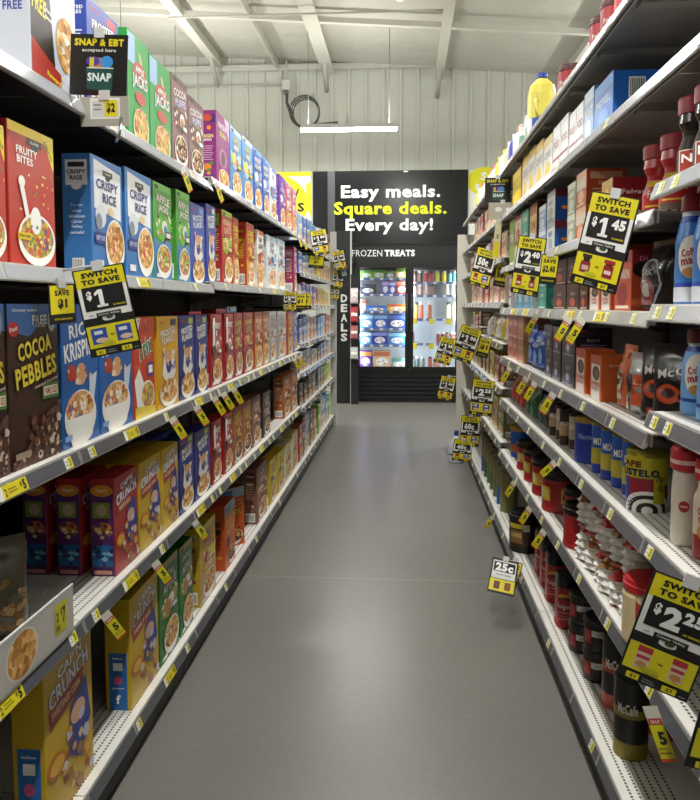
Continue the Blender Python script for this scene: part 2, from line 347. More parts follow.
des('applejacks', 'green apple cinnamon cereal box', '2E9A44', [('r', 0, .72, .34, .98, '9AB8DC')]+[('p', [(.5, .86), (.6, .86), (.75, .7), (.65, .68)], 'C8B890'), ('e', .55, .68, .32, .09, 'B84A3A', 20)]+TO('APPLE', .55, .7, .4, .06, W_, '2A2A2A')+TO('JACKS', .55, .58, .72, .15, 'E8E8E4', '3A3A3A', 3)+
    [('e', .55, .44, .25, .06, 'B84A3A'), ('e', .56, .16, .38, .18, 'E8E0D0', 22), ('e', .56, .17, .34, .16, 'flakes', 22), ('s', 20, .3, .06, .85, .34, .05, ['C9935A', '9AB84A', 'E0B87A', 'C86A4A'])],
    [('e', .5, .6, .4, .06, 'C86A3A'), T('JACKS', .5, .45, .8, .05, W_)]+lines(.15, .85, .35, 5, 'CFE8C8')+facts())
oblong('cocopuff', 'mauve brown chocolate puffs box', '8A6A68', 'COCOA', 'PUFFS', 'F0E8E4', '6A4A44', 'choc', None, 'D8D0F0')
des('purpleraisin', 'magenta purple raisin cereal box', '8A2A78', [('p', [(.6, 1), (1, 1), (1, .7)], 'D8B0D0'), T('RAISIN', .45, .85, .7, .08, 'E8D8E4'), T('BRAN', .5, .74, .6, .08, 'D8C24A'), ('e', .5, .42, .3, .13, 'B87AA8'), ('e', .5, .42, .16, .1, '6A3A5A')]+bowl(.55, .14, .42, .14, 'flakes'),
    [('r', 0, .84, 1, .94, '3A2A78'), ('e', .5, .9, .3, .05, 'C84A3A'), ('e', .6, .77, .14, .03, 'E8843A'), T('RAISIN', .5, .66, .7, .05, 'F0E48A'), T('BRAN', .5, .61, .5, .03, W_)]+lines(.15, .85, .52, 7, 'D8A8C8')+[('e', .5, .25, .25, .05, 'D88A3A'), ('s', 8, .2, .1, .8, .3, .12, ['E8843A', '4A8A4A', '3A5AA0'])])
oblong('skyloop', 'sky blue loops cereal box', '5A94D0', 'OATS', 'MINI', 'E8D84A', 'B8D0E8', 'flakes', None, W_)
oblong('royal', 'royal blue wheat cereal box', '2A5AB8', 'WHEAT', 'SQUARES', W_, '7AA8E0', 'flakes')
oblong('kids', 'white and grey childrens cereal box', 'D8D8DC', 'Kix', None, '3A5AB0', '6A8AC8', 'fruitbits')
oblong('violetbar', 'violet granola cereal box', '6A3A9A', 'K', 'SPECIAL', W_, '8A5AB8', 'flakes', None, 'E8D0F0')
oblong('pinkberry', 'pink berry cereal box', 'C05A78', 'BERRY', 'OATS', W_, 'E8A0A8', 'flakes', 'C8884A')
oblong('redoat', 'red oat cereal box with lime flash', 'B8322A', 'HONEY', 'OATS', 'F0C8A0', '9ABF2A', 'flakes')
oblong('orangestar', 'red and yellow star cereal box', 'C0502A', 'STARS', 'CORN', 'F0D03A', 'B83A2A', 'cereal', 'D8A03A')
oblong('orangewhite', 'orange and white cereal box', 'E8E4DC', 'OAT', 'CRUNCH', '3A3A4A', 'D8682A', 'flakes', 'E09A3A')
oblong('whitegrain', 'white whole grain cereal box', 'D8DCE0', 'GRAIN', 'LIGHT', '3A5A8A', 'A8C8E0', 'flakes')
oblong('magenta', 'magenta and white cereal box', '9A2A5A', 'FIBER', 'ONE', 'F0E0E8', 'C87A9A', 'flakes')
oblong('redberry', 'red cereal box with white stripe', 'A82424', 'BERRY', 'K', W_, 'C84A44', 'flakes')
oblong('redcocoa', 'dark red cereal box with yellow lettering', 'A02C30', 'CHARMS', 'LUCKY', 'D8C24A', 'B84A4A', 'fruitbits')
D['redberry'][2].append(('r', .1, .55, .28, .95, W_)); D['redberry'][2].append(('e', .2, .5, .14, .08, '2A1A20'))
oblong('amber', 'amber honey cereal box', 'B85A2E', 'HONEY', 'NUT', 'F0D8A0', '8A3A20', 'flakes', 'DDA21E')
oblong('greybran', 'pale grey bran cereal box', 'A8A4A4', 'BRAN', 'FLAKES', '5A3A4A', 'D8D8D8', 'flakes')
oblong('bluemix', 'grey and blue cereal box', '8A8AA8', 'RICE', 'MIX', 'E8E0E8', '3A5AA8', 'cereal', '3A6AB8')
def cap(n, look, col, t2, sidecol=None):
    des(n, look, col, TO('CAP\'N', .52, .9, .56, .07, W_, '2A3A7A', 8)+TO('CRUNCH', .5, .79, .84, .12, 'E8E6EE', '2A3A7A', 8)+[('p', [(.06, .7), (.8, .78), (.78, .66), (.1, .58)], '9A2E2A'), T(t2, .42, .68, .6, .05, 'E8C8A0', 6),
     ('p', [(.5, .6), (.85, .7), (.95, .4), (.7, .2), (.45, .3)], '2A3A8A'), ('e', .66, .52, .16, .07, 'D8A888'), ('s', 26, .3, .04, .95, .5, .06, ['D8A24A', '9A6A3A', 'C8C4D8', '8A3A2A', 'E0C89A']), ('e', .2, .34, .18, .07, 'C8682A'), ('e', .2, .34, .14, .05, 'E0B02A')],
     ([('r', 0, 0, 1, .93, '5A2A6A'), ('e', .5, .88, .5, .06, 'E0902A'), T('Cap\'n', .5, .88, .5, .04, W_), ('r', .1, .6, .85, .76, '7A9A3A'), ('e', .5, .68, .25, .06, 'C8A890'), ('e', .5, .5, .4, .06, 'C87A2A'), ('s', 14, .15, .4, .85, .55, .12, ['8A5A3A', 'E8C89A', '5A3A7A']),
       ('r', .05, .1, .95, .32, '2A6AA8'), ('s', 12, .1, .1, .9, .3, .12, ['1E2A4A', '88C0D8', '3A3A6A']), ('r', .1, .02, .9, .06, 'E0A090')] if n == 'capred' else
      [('r', .12, 0, .88, .52, '2A6AB0'), T('follow', .5, .47, .5, .02, W_), ('r', .3, .36, .7, .43, W_), ('e', .5, .27, .18, .04, 'D8608A'), T('@crunch', .5, .2, .6, .02, W_), T('f', .5, .1, .2, .08, W_)]))
cap('capred', 'red berry crunch cereal box', 'A82A28', 'BERRIES')
cap('capyellow', 'yellow crunch cereal box', 'C9A51C', 'SWEETENED CORN')
cap('capbag', 'large yellow crunch cereal box', 'C9A51C', 'FAMILY SIZE')
oblong('greenbag', 'dark green cereal box on its base', '2E7A34', 'JACKS', 'APPLE', 'D8D8D0', 'A8924A', 'flakes')
oblong('popyellow', 'mustard yellow popped corn box', 'C8A82A', 'POPS', 'CORN', 'A83A4A', 'D8C85A', 'flakes', 'C8A878')
des('peanutorange', 'orange peanut butter puffs box', 'C8541E', [('r', 0, .84, 1, 1, '8AA8B8'), ('r', 0, .86, .6, .96, '3A6A9A')]+TO("REESE'S", .5, .72, .86, .11, 'E0A02A', '3A2A1A', 6)+TO('PUFFS', .52, .56, .74, .11, 'E0B83A', '3A2A1A', 6)+[('e', .28, .4, .18, .08, '4A2A1A'), ('e', .6, .16, .34, .14, 'E8E0D4', 22), ('e', .6, .18, .3, .11, 'choc', 22), ('s', 14, .35, .1, .85, .3, .06, ['B87838', '4A2A1A', 'D8A05A'])],
    [('e', .5, .72, .3, .05, '6A3A1E'), ('e', .5, .6, .26, .05, '3A2A1A'), T('PUFFS', .5, .2, .7, .05, 'E0B83A')]+lines(.15, .85, .5, 7, '5A2A14'))
oblong('peanutamber', 'tan box with yellow lettering', 'A8642E', 'NUT', 'PUFFS', 'E0C03A', '8A3A24', 'choc')
oblong('brownsquare', 'dusty brown squares cereal box', '8A5A48', 'CINNA', 'TOAST', 'E8D0B8', '6A3A34', 'flakes')
oblong('darkbran', 'dark chocolate brown cereal box', '3E2C2C', 'DARK', 'BRAN', 'C8B8B0', '5A4A4A', 'choc')
oblong('orangecube', 'rust orange cereal box', 'B8622A', 'WHEAT', 'SQUARE', 'E8D8C0', '5A3A2A', 'flakes')
oblong('yellowoat', 'bright yellow oat rings box', 'D8B41A', 'OATS', 'RINGS', '3A3A2A', 'C8D24A', 'flakes')
oblong('creamoat', 'cream and yellow oat rings box', 'D8CFA8', 'OATS', 'HONEY', '5A4A2A', 'D8A81E', 'flakes')
des('prize', 'white cereal box with dark prize panel', 'C8CCD8', [('p', [(0, 1), (.34, 1), (.5, .2), (.5, .18), (0, .3)], '2A1E1E'), T('W', .2, .86, .24, .14, W_), T('FREE', .18, .55, .28, .12, 'E8D02A', -8), T('2 Months of', .38, .55, .2, .03, W_, -8), T('Network', .38, .5, .16, .03, W_, -8), ('p', [(0, .3), (.5, .18), (.62, .16), (.62, 0), (0, 0)], 'A83226'),
    T('HURRY', .75, .9, .4, .1, '3A4A9A'), ('e', .75, .4, .22, .2, 'flakes', 18), ('s', 14, .6, .1, .95, .5, .05, ['F0E8D8', 'C8A878', 'E8DCC8']), T('Reward', .45, .1, .3, .04, 'E8D02A', -8)], [T('FREE', .5, .5, .6, .06, '3A4A9A')])
# right side packages
def small(n, look, col, t1, tc, band, extra=()):
    des(n, look, col, [('r', 0, .8, 1, 1, band), T(t1, .5, .62, .78, .16, tc), ('e', .5, .28, .3, .2, band, 16), ('r', .1, .04, .9, .09, tc)]+list(extra),
        [('r', .08, .72, .92, .92, band), T(t1, .5, .6, .7, .1, tc)]+lines(.15, .85, .42, 4, tc, .08, .03))
small('bluepods', 'bright blue coffee pod box', '1E62B8', 'MAXWELL', 'C8DCF0', '4A88D0')
D['bluepods'][3][:] = [('r', .34, .52, .72, .88, W_)]+[('r', .37+i*.04, .55, .39+i*.04, .85, '444444') for i in range(8)]+[('e', .2, .12, .1, .1, '6A9A4A')]
small('paleblue', 'pale blue coffee pod box', '7AA0CC', 'ROAST', W_, 'C8D4E0')
small('whitebox', 'white coffee pod box', 'D8D4D4', 'POD', '9A3A44', 'E8E8E8', [('r', 0, .3, 1, .36, '8A4A54')])
small('whiteyellow', 'white and yellow coffee pod box', 'D8D6CE', 'CAFE', '8A8A8A', 'D8B83A')
small('yellowbox', 'plain yellow coffee pod box', 'D8B41E', 'LATTE', 'E8D88A', 'E8C83A')
small('greenbag2', 'olive green tea box', '8A9A5A', 'TEA', W_, '7AA03A')
small('whitered', 'white and red tea box', 'C8C0B0', 'TEA', '9A2A3A', 'A83A4A')
small('tealbox', 'teal green coffee pod box', '2E8A7A', 'COFFEE', 'D0E8E0', '3AA890')
small('tealwhite', 'teal striped white box', 'C8D4D4', 'ICE', '2E7A9A', '3A98B0', [('r', 0, 0, 1, .2, '3A88A8')])
small('maroonbox', 'maroon and cream tea box', 'C8A868', 'CHAI', '7A1E24', '8A2A2A'); D['maroonbox'][3][:] = [('r', 0, 0, 1, 1, '6A1A20'), T('CHAI', .5, .6, .5, .1, 'A84A44')]
small('bluemaroon', 'white tea box with blue end', 'C8CCC8', 'MINT', '3A6AA0', '9AA0A8'); D['bluemaroon'][3][:] = [('r', 0, 0, 1, .74, '1E4E98'), ('r', 0, .74, 1, 1, '6A1E34'), ('e', .3, .4, .1, .06, 'E08A2A')]
small('greytea', 'grey green tea box', '9AA08C', 'HERB', 'E8E8DC', 'C8CCC0')
small('orangetea', 'orange spice tea box', 'B8502A', 'SPICE', 'E8C8A8', 'D8A88A'); D['orangetea'][2].insert(0, ('r', 0, .5, 1, 1, 'C8C0B4'))
small('redpods', 'dark red coffee pod box', '8E1A20', 'Folgers', 'E8D8D0', 'A82A2A'); D['redpods'][2][:] = [('r', 0, 0, 1, 1, 'C89A2A'), ('e', .5, .5, .3, .34, 'E0C05A'), T('Folgers', .5, .6, .6, .1, '8E1A20')]; D['redpods'][3][:] = [T('Folgers', .5, .72, .6, .12, 'E8D8D0'), ('e', .5, .3, .16, .12, 'E8E0D8'), ('r', .4, .1, .6, .3, 'E8E0D8')]
small('brownpods', 'dark brown coffee pod box', '3E2018', 'Donut', 'C8A890', '4A2A20'); D['brownpods'][2].append(('e', .5, .28, .22, .16, 'C8502A')); D['brownpods'][3].append(('e', .5, .3, .2, .14, 'B84A24'))
small('donutbox', 'orange and white coffee box', 'D4622A', 'DUNKIN', 'E8DCD0', 'C8502A')
for q in (2, 3): D['donutbox'][q][:] = ([('r', .1, 0, .9, .8, 'E8E2DA'), ('r', 0, .8, 1, 1, 'B8482A'), ('e', .55, .6, .34, .16, '3A2418'), ('e', .6, .6, .2, .1, '7A5A3A'), T('DUNKIN', .5, .36, .7, .1, 'D4622A'), T('DONUTS', .5, .25, .7, .08, 'B83A6A')] if q == 2 else [T('DUNKIN', .5, .8, .6, .05, 'F0D8C8')])
small('orangered', 'orange and red donut coffee box', 'C8502A', 'DUNKIN', 'F0E0D0', '9A2A2A'); D['orangered'][3][:] = [('r', 0, .72, 1, 1, '9A1E2A'), T('DUNKIN', .5, .86, .7, .08, 'D88AA0'), ('e', .3, .68, .3, .14, '2A1A14'), ('r', .2, .3, .95, .46, 'E8E0D8'), T('DUNKIN', .6, .38, .6, .09, 'C84A6A'), ('r', 0, .08, 1, .2, 'D8703A')]
small('pinkbox', 'salmon pink cocoa box', 'C87A68', 'COCOA', 'F0D8D0', 'B05A50')
small('goldpink', 'gold and pink cocoa box', 'B88A5A', 'COCOA', 'E8D0C0', 'C07A6A')
small('darkpods', 'black and purple coffee pod box', '1E1820', 'KAFE', 'A8A0B0', '3A3448', [('e', .5, .3, .22, .2, '6A5A8A', 16), ('e', .5, .3, .12, .12, 'C8C0D8', 12)]); D['darkpods'][3].extend([('e', .5, .3, .2, .18, '5A4A78'), ('r', .08, .86, .3, .94, 'B8303A')])

# ---------------------------------------------------------------- package builders
PROTO = {}
def carton(n, W, d, H):
    W = math.floor(W*200)/200 if W > .1 else round(W, 3); H = round(H, 2) if H > .2 else round(H, 3)
    k = (n, W, d, H)
    if k in PROTO: return PROTO[k]
    look, col, front, side = D[n]; b = MB()
    b.box(-W/2, W/2, -d/2, d/2, 0, H, col, c=.0015)
    b.add([(-W/2+.003, -.001, H+.0003), (W/2-.003, -.001, H+.0003), (W/2-.003, .001, H+.0003), (-W/2+.003, .001, H+.0003)], [(0, 1, 2, 3)], '4A4A48')
    e = .00022; m = .002
    b.art(front, W-2*m, H, lambda u, v, l: (-W/2+m+u, -d/2-l*e, v))
    b.art(side, d-2*m, H, lambda u, v, l: (-W/2-l*e, d/2-m-u, v))
    b.art(side, d-2*m, H, lambda u, v, l: (W/2+l*e, -d/2+m+u, v))
    PROTO[k] = b.build('carton', mesh_only=True); return PROTO[k]
XL, XR = -.79, .555
RZ = dict(L=PI/2, R=-PI/2)
PLACE = {'S1': 'on the left top shelf', 'S2': 'on the left second shelf', 'S3': 'on the left third shelf', 'S4': 'on the left fourth shelf', 'S5': 'on the left bottom shelf',
 'M1': 'on the right top shelf', 'M2': 'on the right second shelf', 'M3': 'on the right third shelf', 'M4': 'on the right fourth shelf', 'M5': 'on the right fifth shelf', 'M6': 'on the right sixth shelf',
 'M7': 'on the right seventh shelf', 'M8': 'on the right bottom shelf', 'Na': 'on the near jar shelf', 'Nb': 'on the upper creamer shelf', 'Nc': 'on the middle creamer shelf', 'Nd': 'on the lower creamer shelf'}
Z = dict(S1=1.775, S2=1.38, S3=.962, S4=.556, S5=.12, M1=2.03, M2=1.78, M3=1.50, M4=1.285, M5=1.025, M6=.797, M7=.515, M8=.12, Na=1.55, Nb=1.30, Nc=1.075, Nd=.80)
def lift(row, y):      # the bays past the third upright hang their upper shelves a little higher
    return 0 if y < 2.95 else {'S1': .025, 'S2': .013}.get(row, 0)
def place_box(n, row, y0, y1, H, d=.068, back=0.0, dz=0, rot=0, name='cereal_box', grp=None, pre='', where=None, side=None, z=None):
    side = side or ('L' if row[0] == 'S' else 'R')
    W = (y1-y0)*.985; me = carton(n, W, d, H)
    if z is None: dz += lift(row, y0)
    x = (XL-d/2-back) if side == 'L' else (XR+d/2+back)
    o = put(name, me, None, (x, (y0+y1)/2, (Z[row] if z is None else z)+.0005+dz), (0, 0, RZ[side]+rot))
    reg(o, pre+D[n][0], where or PLACE[row], name.split('_')[-1], grp or name.replace('_', ' ')+'es '+(where or PLACE[row]))
    return o
# ---------------------------------------------------------------- the building
def build_room():
    b = MB(); b.box(-8, 8, -5, 12.2, -.1, 0, 'floor'); struct(b.build('floor'))
    cz = lambda x: 4.72-.07*x
    b = MB(); V = []
    for x in (-8, 8):
        for y in (-5, 12.2): V += [(x, y, cz(x)), (x, y, cz(x)+.1)]
    b.add(V, [(0, 2, 6, 4), (1, 5, 7, 3), (0, 4, 5, 1), (2, 3, 7, 6), (0, 1, 3, 2), (4, 6, 7, 5)], 'ceiling'); struct(b.build('ceiling'))
    # corrugated far wall: raised ribs rolled into the sheet
    b = MB(); V = []; F = []; xs = []; x = -8.0; per = .25
    while x < 8:
        for dx, dy in ((0, 0), (.15, 0), (.16, -.028), (.19, -.028), (.2, 0)): xs.append((x+dx, 11.25+dy))
        x += per
    for x, y in xs: V += [(x, y, 0), (x, y, 5.3)]
    F = [(2*i, 2*i+2, 2*i+3, 2*i+1) for i in range(len(xs)-1)]
    b.add(V, F, 'D6D8CE:.45'); b.box(-8, 8, 11.3, 11.4, 0, 5.3, 'D6D8CE:.45')
    b.box(-8, 8, 11.15, 11.22, 4.69, 4.77, 'D2D4CA:.45') 
    struct(b.build('wall_back'))
    for n, a in (('wall_left', (-8.1, -8, -5, 12.2)), ('wall_right', (8, 8.1, -5, 12.2)), ('wall_front', (-8, 8, -5.1, -5))):
        b = MB(); b.box(a[0], a[1], a[2], a[3], 0, 5.3, 'B4B8AC:.6'); struct(b.build(n))
    # purlins across and rafters along the roof
    n = 0
    for y, r in ((5.2, .035), (6.9, .05), (8.15, .03), (9.2, .032), (3.4, .05), (1.5, .05)):
        n += 1; b = MB(); V = []
        for x in (-7.9, 7.9):
            z = cz(x)-.08-(.14 if r == .05 else .05)
            V += [(x, y-r, z-r), (x, y+r, z-r), (x, y+r, z+r), (x, y-r, z+r)]
        b.add(V, [(0, 1, 5, 4), (1, 2, 6, 5), (2, 3, 7, 6), (3, 0, 4, 7), (3, 2, 1, 0), (4, 5, 6, 7)], 'DCDAD0:.5'); struct(b.build('trim_%d' % n))
    for x, wd in ((-6.2, .05), (-4.4, .05), (-2.72, .06), (-1.86, .02), (-1.12, .09), (.46, .06), (2.2, .06), (3.9, .05)):
        n += 1; b = MB(); z = cz(x)
        b.box(x-wd/2, x+wd/2, -4.9, 11.2, z-.16, z-.005, 'CCCABF:.5'); 
        if wd > .03: b.box(x-wd, x+wd, -4.9, 11.2, z-.175, z-.16, 'D4D2C6:.5')
        struct(b.build('trim_%d' % n))
    for x in (-2.72, -1.12, .46, 2.2):
        b = MB(); z = cz(x)-.05
        b.tube([(x, 10.6, z-.05), (x-.02, 11.14, z-.38)], .035, 'BCBCB0:.5', 6)
        n += 1; struct(b.build('trim_%d' % n))
    b = MB(); b.tube([(-2.7, 8.7, 4.55), (.46, 8.7, 4.55)], .013, 'CCCABF:.5', 6); n += 1; struct(b.build('trim_%d' % n))
    # services on the far wall
    t = empty('junction_box', (-1.73, 11.16, 4.47)); tag(t, 'small white electrical junction box high on the ribbed wall', 'junction box')
    b = MB(); b.box(-.06, .06, -.05, .0, -.07, .07, 'D4D4CC', c=.01); b.build('enclosure', t)
    b = MB(); b.tube([(0, -.01, .07), (0, -.01, .55)], .018, 'C4C4BC'); b.build('riser', t)
    b = MB(); b.tube([(-.06, -.01, 0), (-1.55, -.01, 0)], .014, 'C4C4BC'); b.build('conduit', t)
    b = MB(); b.box(-.035, .035, -.04, .0, -.13, -.07, '6A6A66'); b.build('cord_grip', t)
    b = MB()
    for k in range(3):
        c = (-1.46+.012*k, 4.08-.01*k); R = .215-.012*k; P = [(-1.73+.012*k, 11.12, 4.34), (-1.73+.01*k, 11.12, 4.22)]
        for i in range(45):
            a = PI*1.02+i*2*PI*1.3/44; P.append((c[0]+R*math.cos(a), 11.09+.012*k+.008*math.sin(i), c[1]+R*1.05*math.sin(a)))
        P += [(-1.30, 11.1, 3.90-.01*k), (-1.1, 11.11, 3.92-.01*k), (-.96, 11.12, 3.93-.01*k)]
        b.tube(P, .011, '55564F', 6)
    tag(b.build('cable_coil'), 'coiled dark grey cable hanging below the junction box', 'cable')
    t = MB(); t.box(-.98, -.86, 11.1, 11.17, 3.86, 4.04, 'D4D4CC', c=.01); tag(t.build('wall_outlet_box'), 'white outlet box at the end of the coiled cable', 'outlet')
build_room()

# ---------------------------------------------------------------- light fixtures
def strip(x, y, z, L, along, label, drop=None):
    t = empty('strip_light', (x, y, z), (0, 0, 0 if not along else PI/2)); tag(t, label, 'light', 'ceiling strip lights')
    b = MB(); b.box(-L/2, L/2, -.035, .035, 0, .05, 'D8D8D4'); b.build('housing', t)
    b = MB(); b.lathe([(.027, -L/2), (.03, -L/2+.01), (.03, L/2-.01), (.027, L/2)], 'diffuser', 12)
    o = b.build('diffuser', t, M=Matrix.Translation((0, 0, -.012)) @ Matrix.Rotation(PI/2, 4, 'Y'))
    for s in (-1, 1):
        b = MB(); b.tube([(s*L*.42, 0, .05), (s*L*.42, 0, 4.72-.07*x-.01-z)], .004, '88888A', 5); b.build('hanger_wire', t)
    l = bpy.data.lights.new('strip_light_glow', 'AREA'); l.shape = 'RECTANGLE'; l.size = L; l.size_y = .07; l.energy = STRIP_W*L/1.2; l.color = (1, .985, .945); l.spread = PI
    l2 = l.copy(); l2.energy = l.energy*.42
    lu = bpy.data.objects.new('added_upward_fill', l2); COL.objects.link(lu); lu.parent = t; lu.location = (0, 0, .06); lu.rotation_euler = (PI, 0, 0)  # upward fill added above each strip to brighten ceiling and walls
    lo = bpy.data.objects.new('strip_light_glow', l); COL.objects.link(lo); lo.parent = t; lo.location = (0, 0, -.05)
strip(-.70, 9.45, 3.46, 1.18, False, 'lit strip light hanging crosswise before the far wall above the freezers')
strip(-.05, 4.60, 3.56, 2.3, True, 'lit strip light running along the aisle overhead, its far end in view')
strip(-.05, .6, 3.62, 2.3, True, 'lit strip light above the camera end of the aisle')
for i, (x, nm) in enumerate(((-3.0, 'left'), (3.0, 'right'), (-5.8, 'far left'), (5.8, 'far right'))):
    for y, q in ((1.0, 'near'), (5.2, 'middle'), (9.0, 'back')):
        strip(x, y, 3.62, 2.3, True, 'lit strip light over the %s neighbouring aisle, %s row' % (nm, q))

# ---------------------------------------------------------------- shelving
def ticket(wide):
    b = MB()
    if wide:
        b.box(-.055, .055, -.0009, 0, -.0135, .0135, 'D8C820')
        b.art([('r', 0, 0, .16, 1, 'E4E4DC'), ('t', '2', .25, .45, .07, .6, '333333'), ('r', .34, .3, .64, .42, '8A8020'), ('r', .34, .55, .6, .65, '8A8020'), ('t', '5', .88, .5, .11, .75, '222222', 0, .05), ('t', '$', .77, .6, .05, .4, '222222')], .11, .027, lambda u, v, l: (u-.055, -.0009-l*.0001, v-.0135))
    else:
        b.box(-.018, .018, -.0009, 0, -.013, .013, 'E0E0D8')
        b.art([('r', .45, .05, .98, .95, 'D8D020'), ('t', '3', .7, .5, .22, .6, '222222'), ('r', .08, .3, .36, .4, '888888'), ('r', .08, .6, .36, .7, '888888')], .036, .026, lambda u, v, l: (u-.018, -.0009-l*.0001, v-.013))
    return b.build('price_label', mesh_only=True)
TK = {True: ticket(True), False: ticket(False)}
_shelf = {}
ORD2 = ['first', 'second', 'third', 'fourth', 'fifth', 'sixth', 'seventh']
def shelf(side, z, y0, y1, label, wides, smalls, depth=.44, ext=0.0, dark=None):
    L = y1-y0-.004; up = z > 1.2; key = (round(L, 3), depth, side, up)
    if key not in _shelf:
        b = MB(); b.box(-L/2, L/2, .0, depth, -.003, 0, 'deck'); b.box(-L/2, L/2, .0, depth, -.004, -.003, '242221:.5' if side == 'L' else '8E8A82:.3'); b.box(-L/2, L/2, depth-.02, depth, -.03, -.004, '3A3836:.4' if side == 'L' else 'A8A49A:.3')  # left undersides coloured dark to hold the shade below each deck
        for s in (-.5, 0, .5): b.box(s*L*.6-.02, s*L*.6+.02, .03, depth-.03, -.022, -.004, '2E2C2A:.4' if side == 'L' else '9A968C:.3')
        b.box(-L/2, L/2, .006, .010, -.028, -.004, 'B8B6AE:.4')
        dk = b.build('deck', mesh_only=True)
        b = MB()     # ticket channel: slanted extrusion with clear rails and grey inserts
        pr = [(.003, .002), (-.001, .002), (-.012, -.031), (-.009, -.034), (.0, -.027), (.002, -.004)]
        V = [(s*L/2, y, zz) for s in (-1, 1) for y, zz in pr]; m = len(pr)
        b.add(V, [(i, (i+1) % m, (i+1) % m+m, i+m) for i in range(m)]+[tuple(range(m-1, -1, -1)), tuple(range(m, 2*m))], 'B4B4B2:.28:.5')
        n = 4; seg = L/n; f = lambda v: -.0015-.010*(1-v)
        for i in range(n):
            x0 = -L/2+seg*i+.006; x1 = x0+seg-.012
            b.add([(x0, f(0)-.0006, -.029), (x1, f(0)-.0006, -.029), (x1, f(1)-.0014, -.0015), (x0, f(1)-.0014, -.0015)], [(0, 1, 2, 3)], '9C9EA4:.25' if up else '54565C:.22')  # upper inserts paler: reflected lamp light put into their grey
        tm = b.build('ticket_strip', mesh_only=True)
        b = MB(); V = []
        for s in (-.006, .006): V += [(s, depth, -.03), (s, .27, -.03), (s, .27, -.045), (s, depth, -.09)]
        b.add(V, [(0, 1, 2, 3), (7, 6, 5, 4), (0, 4, 5, 1), (1, 5, 6, 2), (2, 6, 7, 3), (3, 7, 4, 0)], '8A8880:.5'); br = b.build('bracket', mesh_only=True)
        _shelf[key] = (dk, tm, br)
    dk, tm, br = _shelf[key]
    x = (-.76-ext*-1 if side == 'L' else .52-ext)
    t = empty('gondola_shelf', (x, (y0+y1)/2, z), (0, 0, RZ[side])); tag(t, label, 'shelf', 'steel shelves of the %s shelving' % ('left' if side == 'L' else 'right'))
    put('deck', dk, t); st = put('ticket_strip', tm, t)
    if z > .2:
        for s in (-1, 1): put('bracket', br, t, (s*(L/2-.02), 0, 0))
    for W, lst in ((True, wides), (False, smalls)):
        for u in lst:
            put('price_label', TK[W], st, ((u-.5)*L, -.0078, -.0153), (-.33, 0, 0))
    return t
def bay(side, y0, y1, top, col, label, kick=True):
    t = empty('shelving_bay', ((-.76 if side == 'L' else .52), (y0+y1)/2, 0), (0, 0, RZ[side])); tag(t, label, 'shelving', 'shelving bays of the %s run' % ('left' if side == 'L' else 'right'))
    L = y1-y0
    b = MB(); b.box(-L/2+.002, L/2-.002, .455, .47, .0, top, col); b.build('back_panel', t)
    for s in (-1, 1):
        b = MB(); b.box(s*(L/2-.012)-.01, s*(L/2-.012)+.01, .442, .456, 0, top, '6A6862:.5:.3'); b.build('upright', t)
    b = MB(); b.box(-L/2+.002, L/2-.002, .012, .03, .0, .078, '232322:.5'); b.build('kick_plate', t)
LB = [-.82, .44, 1.70, 2.96, 4.22, 5.55, 6.85, 8.12]
RB = [-.87, .39, 1.65, 2.91, 4.17, 5.55, 6.92]
sec = ['rear bay behind the camera', 'bay beside the camera', 'second bay', 'third bay', 'fourth bay', 'fifth bay', 'last bay']
for i in range(len(LB)-1): bay('L', LB[i], LB[i+1], 2.08 if i else 2.08, '1A1918:.6', 'steel shelving with shade-darkened back, left %s' % sec[i])  # left backs near black: shade behind the goods put into the colour
for i in range(len(RB)-1): bay('R', RB[i], RB[i+1], 2.12, '8E9094:.35' if i < 4 else '55524E:.5', 'grey backed steel shelving, right %s' % sec[i])
NMR = {'S1': 'top', 'S2': 'second', 'S3': 'third', 'S4': 'fourth', 'S5': 'bottom'}
for i in range(1, 5):
    for r in NMR:
        wd = [.2+.1*rnd.random(), .72+.1*rnd.random()] if r in ('S3', 'S4') else ([.5] if r == 'S5' and i == 2 else ([.12, .62] if r == 'S2' and i == 4 else []))
        sm = [.05, .45+.1*rnd.random(), .95] if r in ('S3', 'S4') else [.1+.2*rnd.random(), .6+.2*rnd.random()]
        if i >= 3 and r in ('S3', 'S4'): sm += [.36, .62]
        if r == 'S2' and i == 2: wd = [.36]; sm = [.8]
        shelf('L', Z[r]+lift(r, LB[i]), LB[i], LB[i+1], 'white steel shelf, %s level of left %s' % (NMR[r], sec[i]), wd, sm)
FLZ = [('top', 1.775), ('second', 1.54), ('third', 1.295), ('fourth', 1.015), ('fifth', .795), ('sixth', .53), ('bottom', .12)]
for i in (5, 6):
    for nm, z in FLZ:
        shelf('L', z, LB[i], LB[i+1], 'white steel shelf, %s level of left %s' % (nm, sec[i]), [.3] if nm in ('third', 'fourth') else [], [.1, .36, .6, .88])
NMM = {'M1': 'top', 'M2': 'second', 'M3': 'third', 'M4': 'fourth', 'M5': 'fifth', 'M6': 'sixth', 'M7': 'seventh', 'M8': 'bottom'}
for i in range(1, 4):
    for r in NMM:
        if i == 1 and r in ('M3', 'M4', 'M5', 'M6'): continue
        sm = [.06, .3, .55, .8] if r in ('M5', 'M6', 'M7') else ([.12, .34, .5, .74, .92] if r == 'M4' else [.2, .7])
        shelf('R', Z[r], RB[i], RB[i+1], 'white steel shelf, %s level of right %s' % (NMM[r], sec[i]), [.4, .68] if r == 'M4' and i > 1 else [], sm)
for r, nm in (('Na', 'jar level'), ('Nb', 'upper creamer level'), ('Nc', 'middle creamer level'), ('Nd', 'lower creamer level')):
    shelf('R', Z[r], RB[1], RB[2], 'white steel shelf, %s of right %s' % (nm, sec[1]), [], [.045, .11, .3, .6] if r != 'Nd' else [.04, .4, .7], ext=.0)
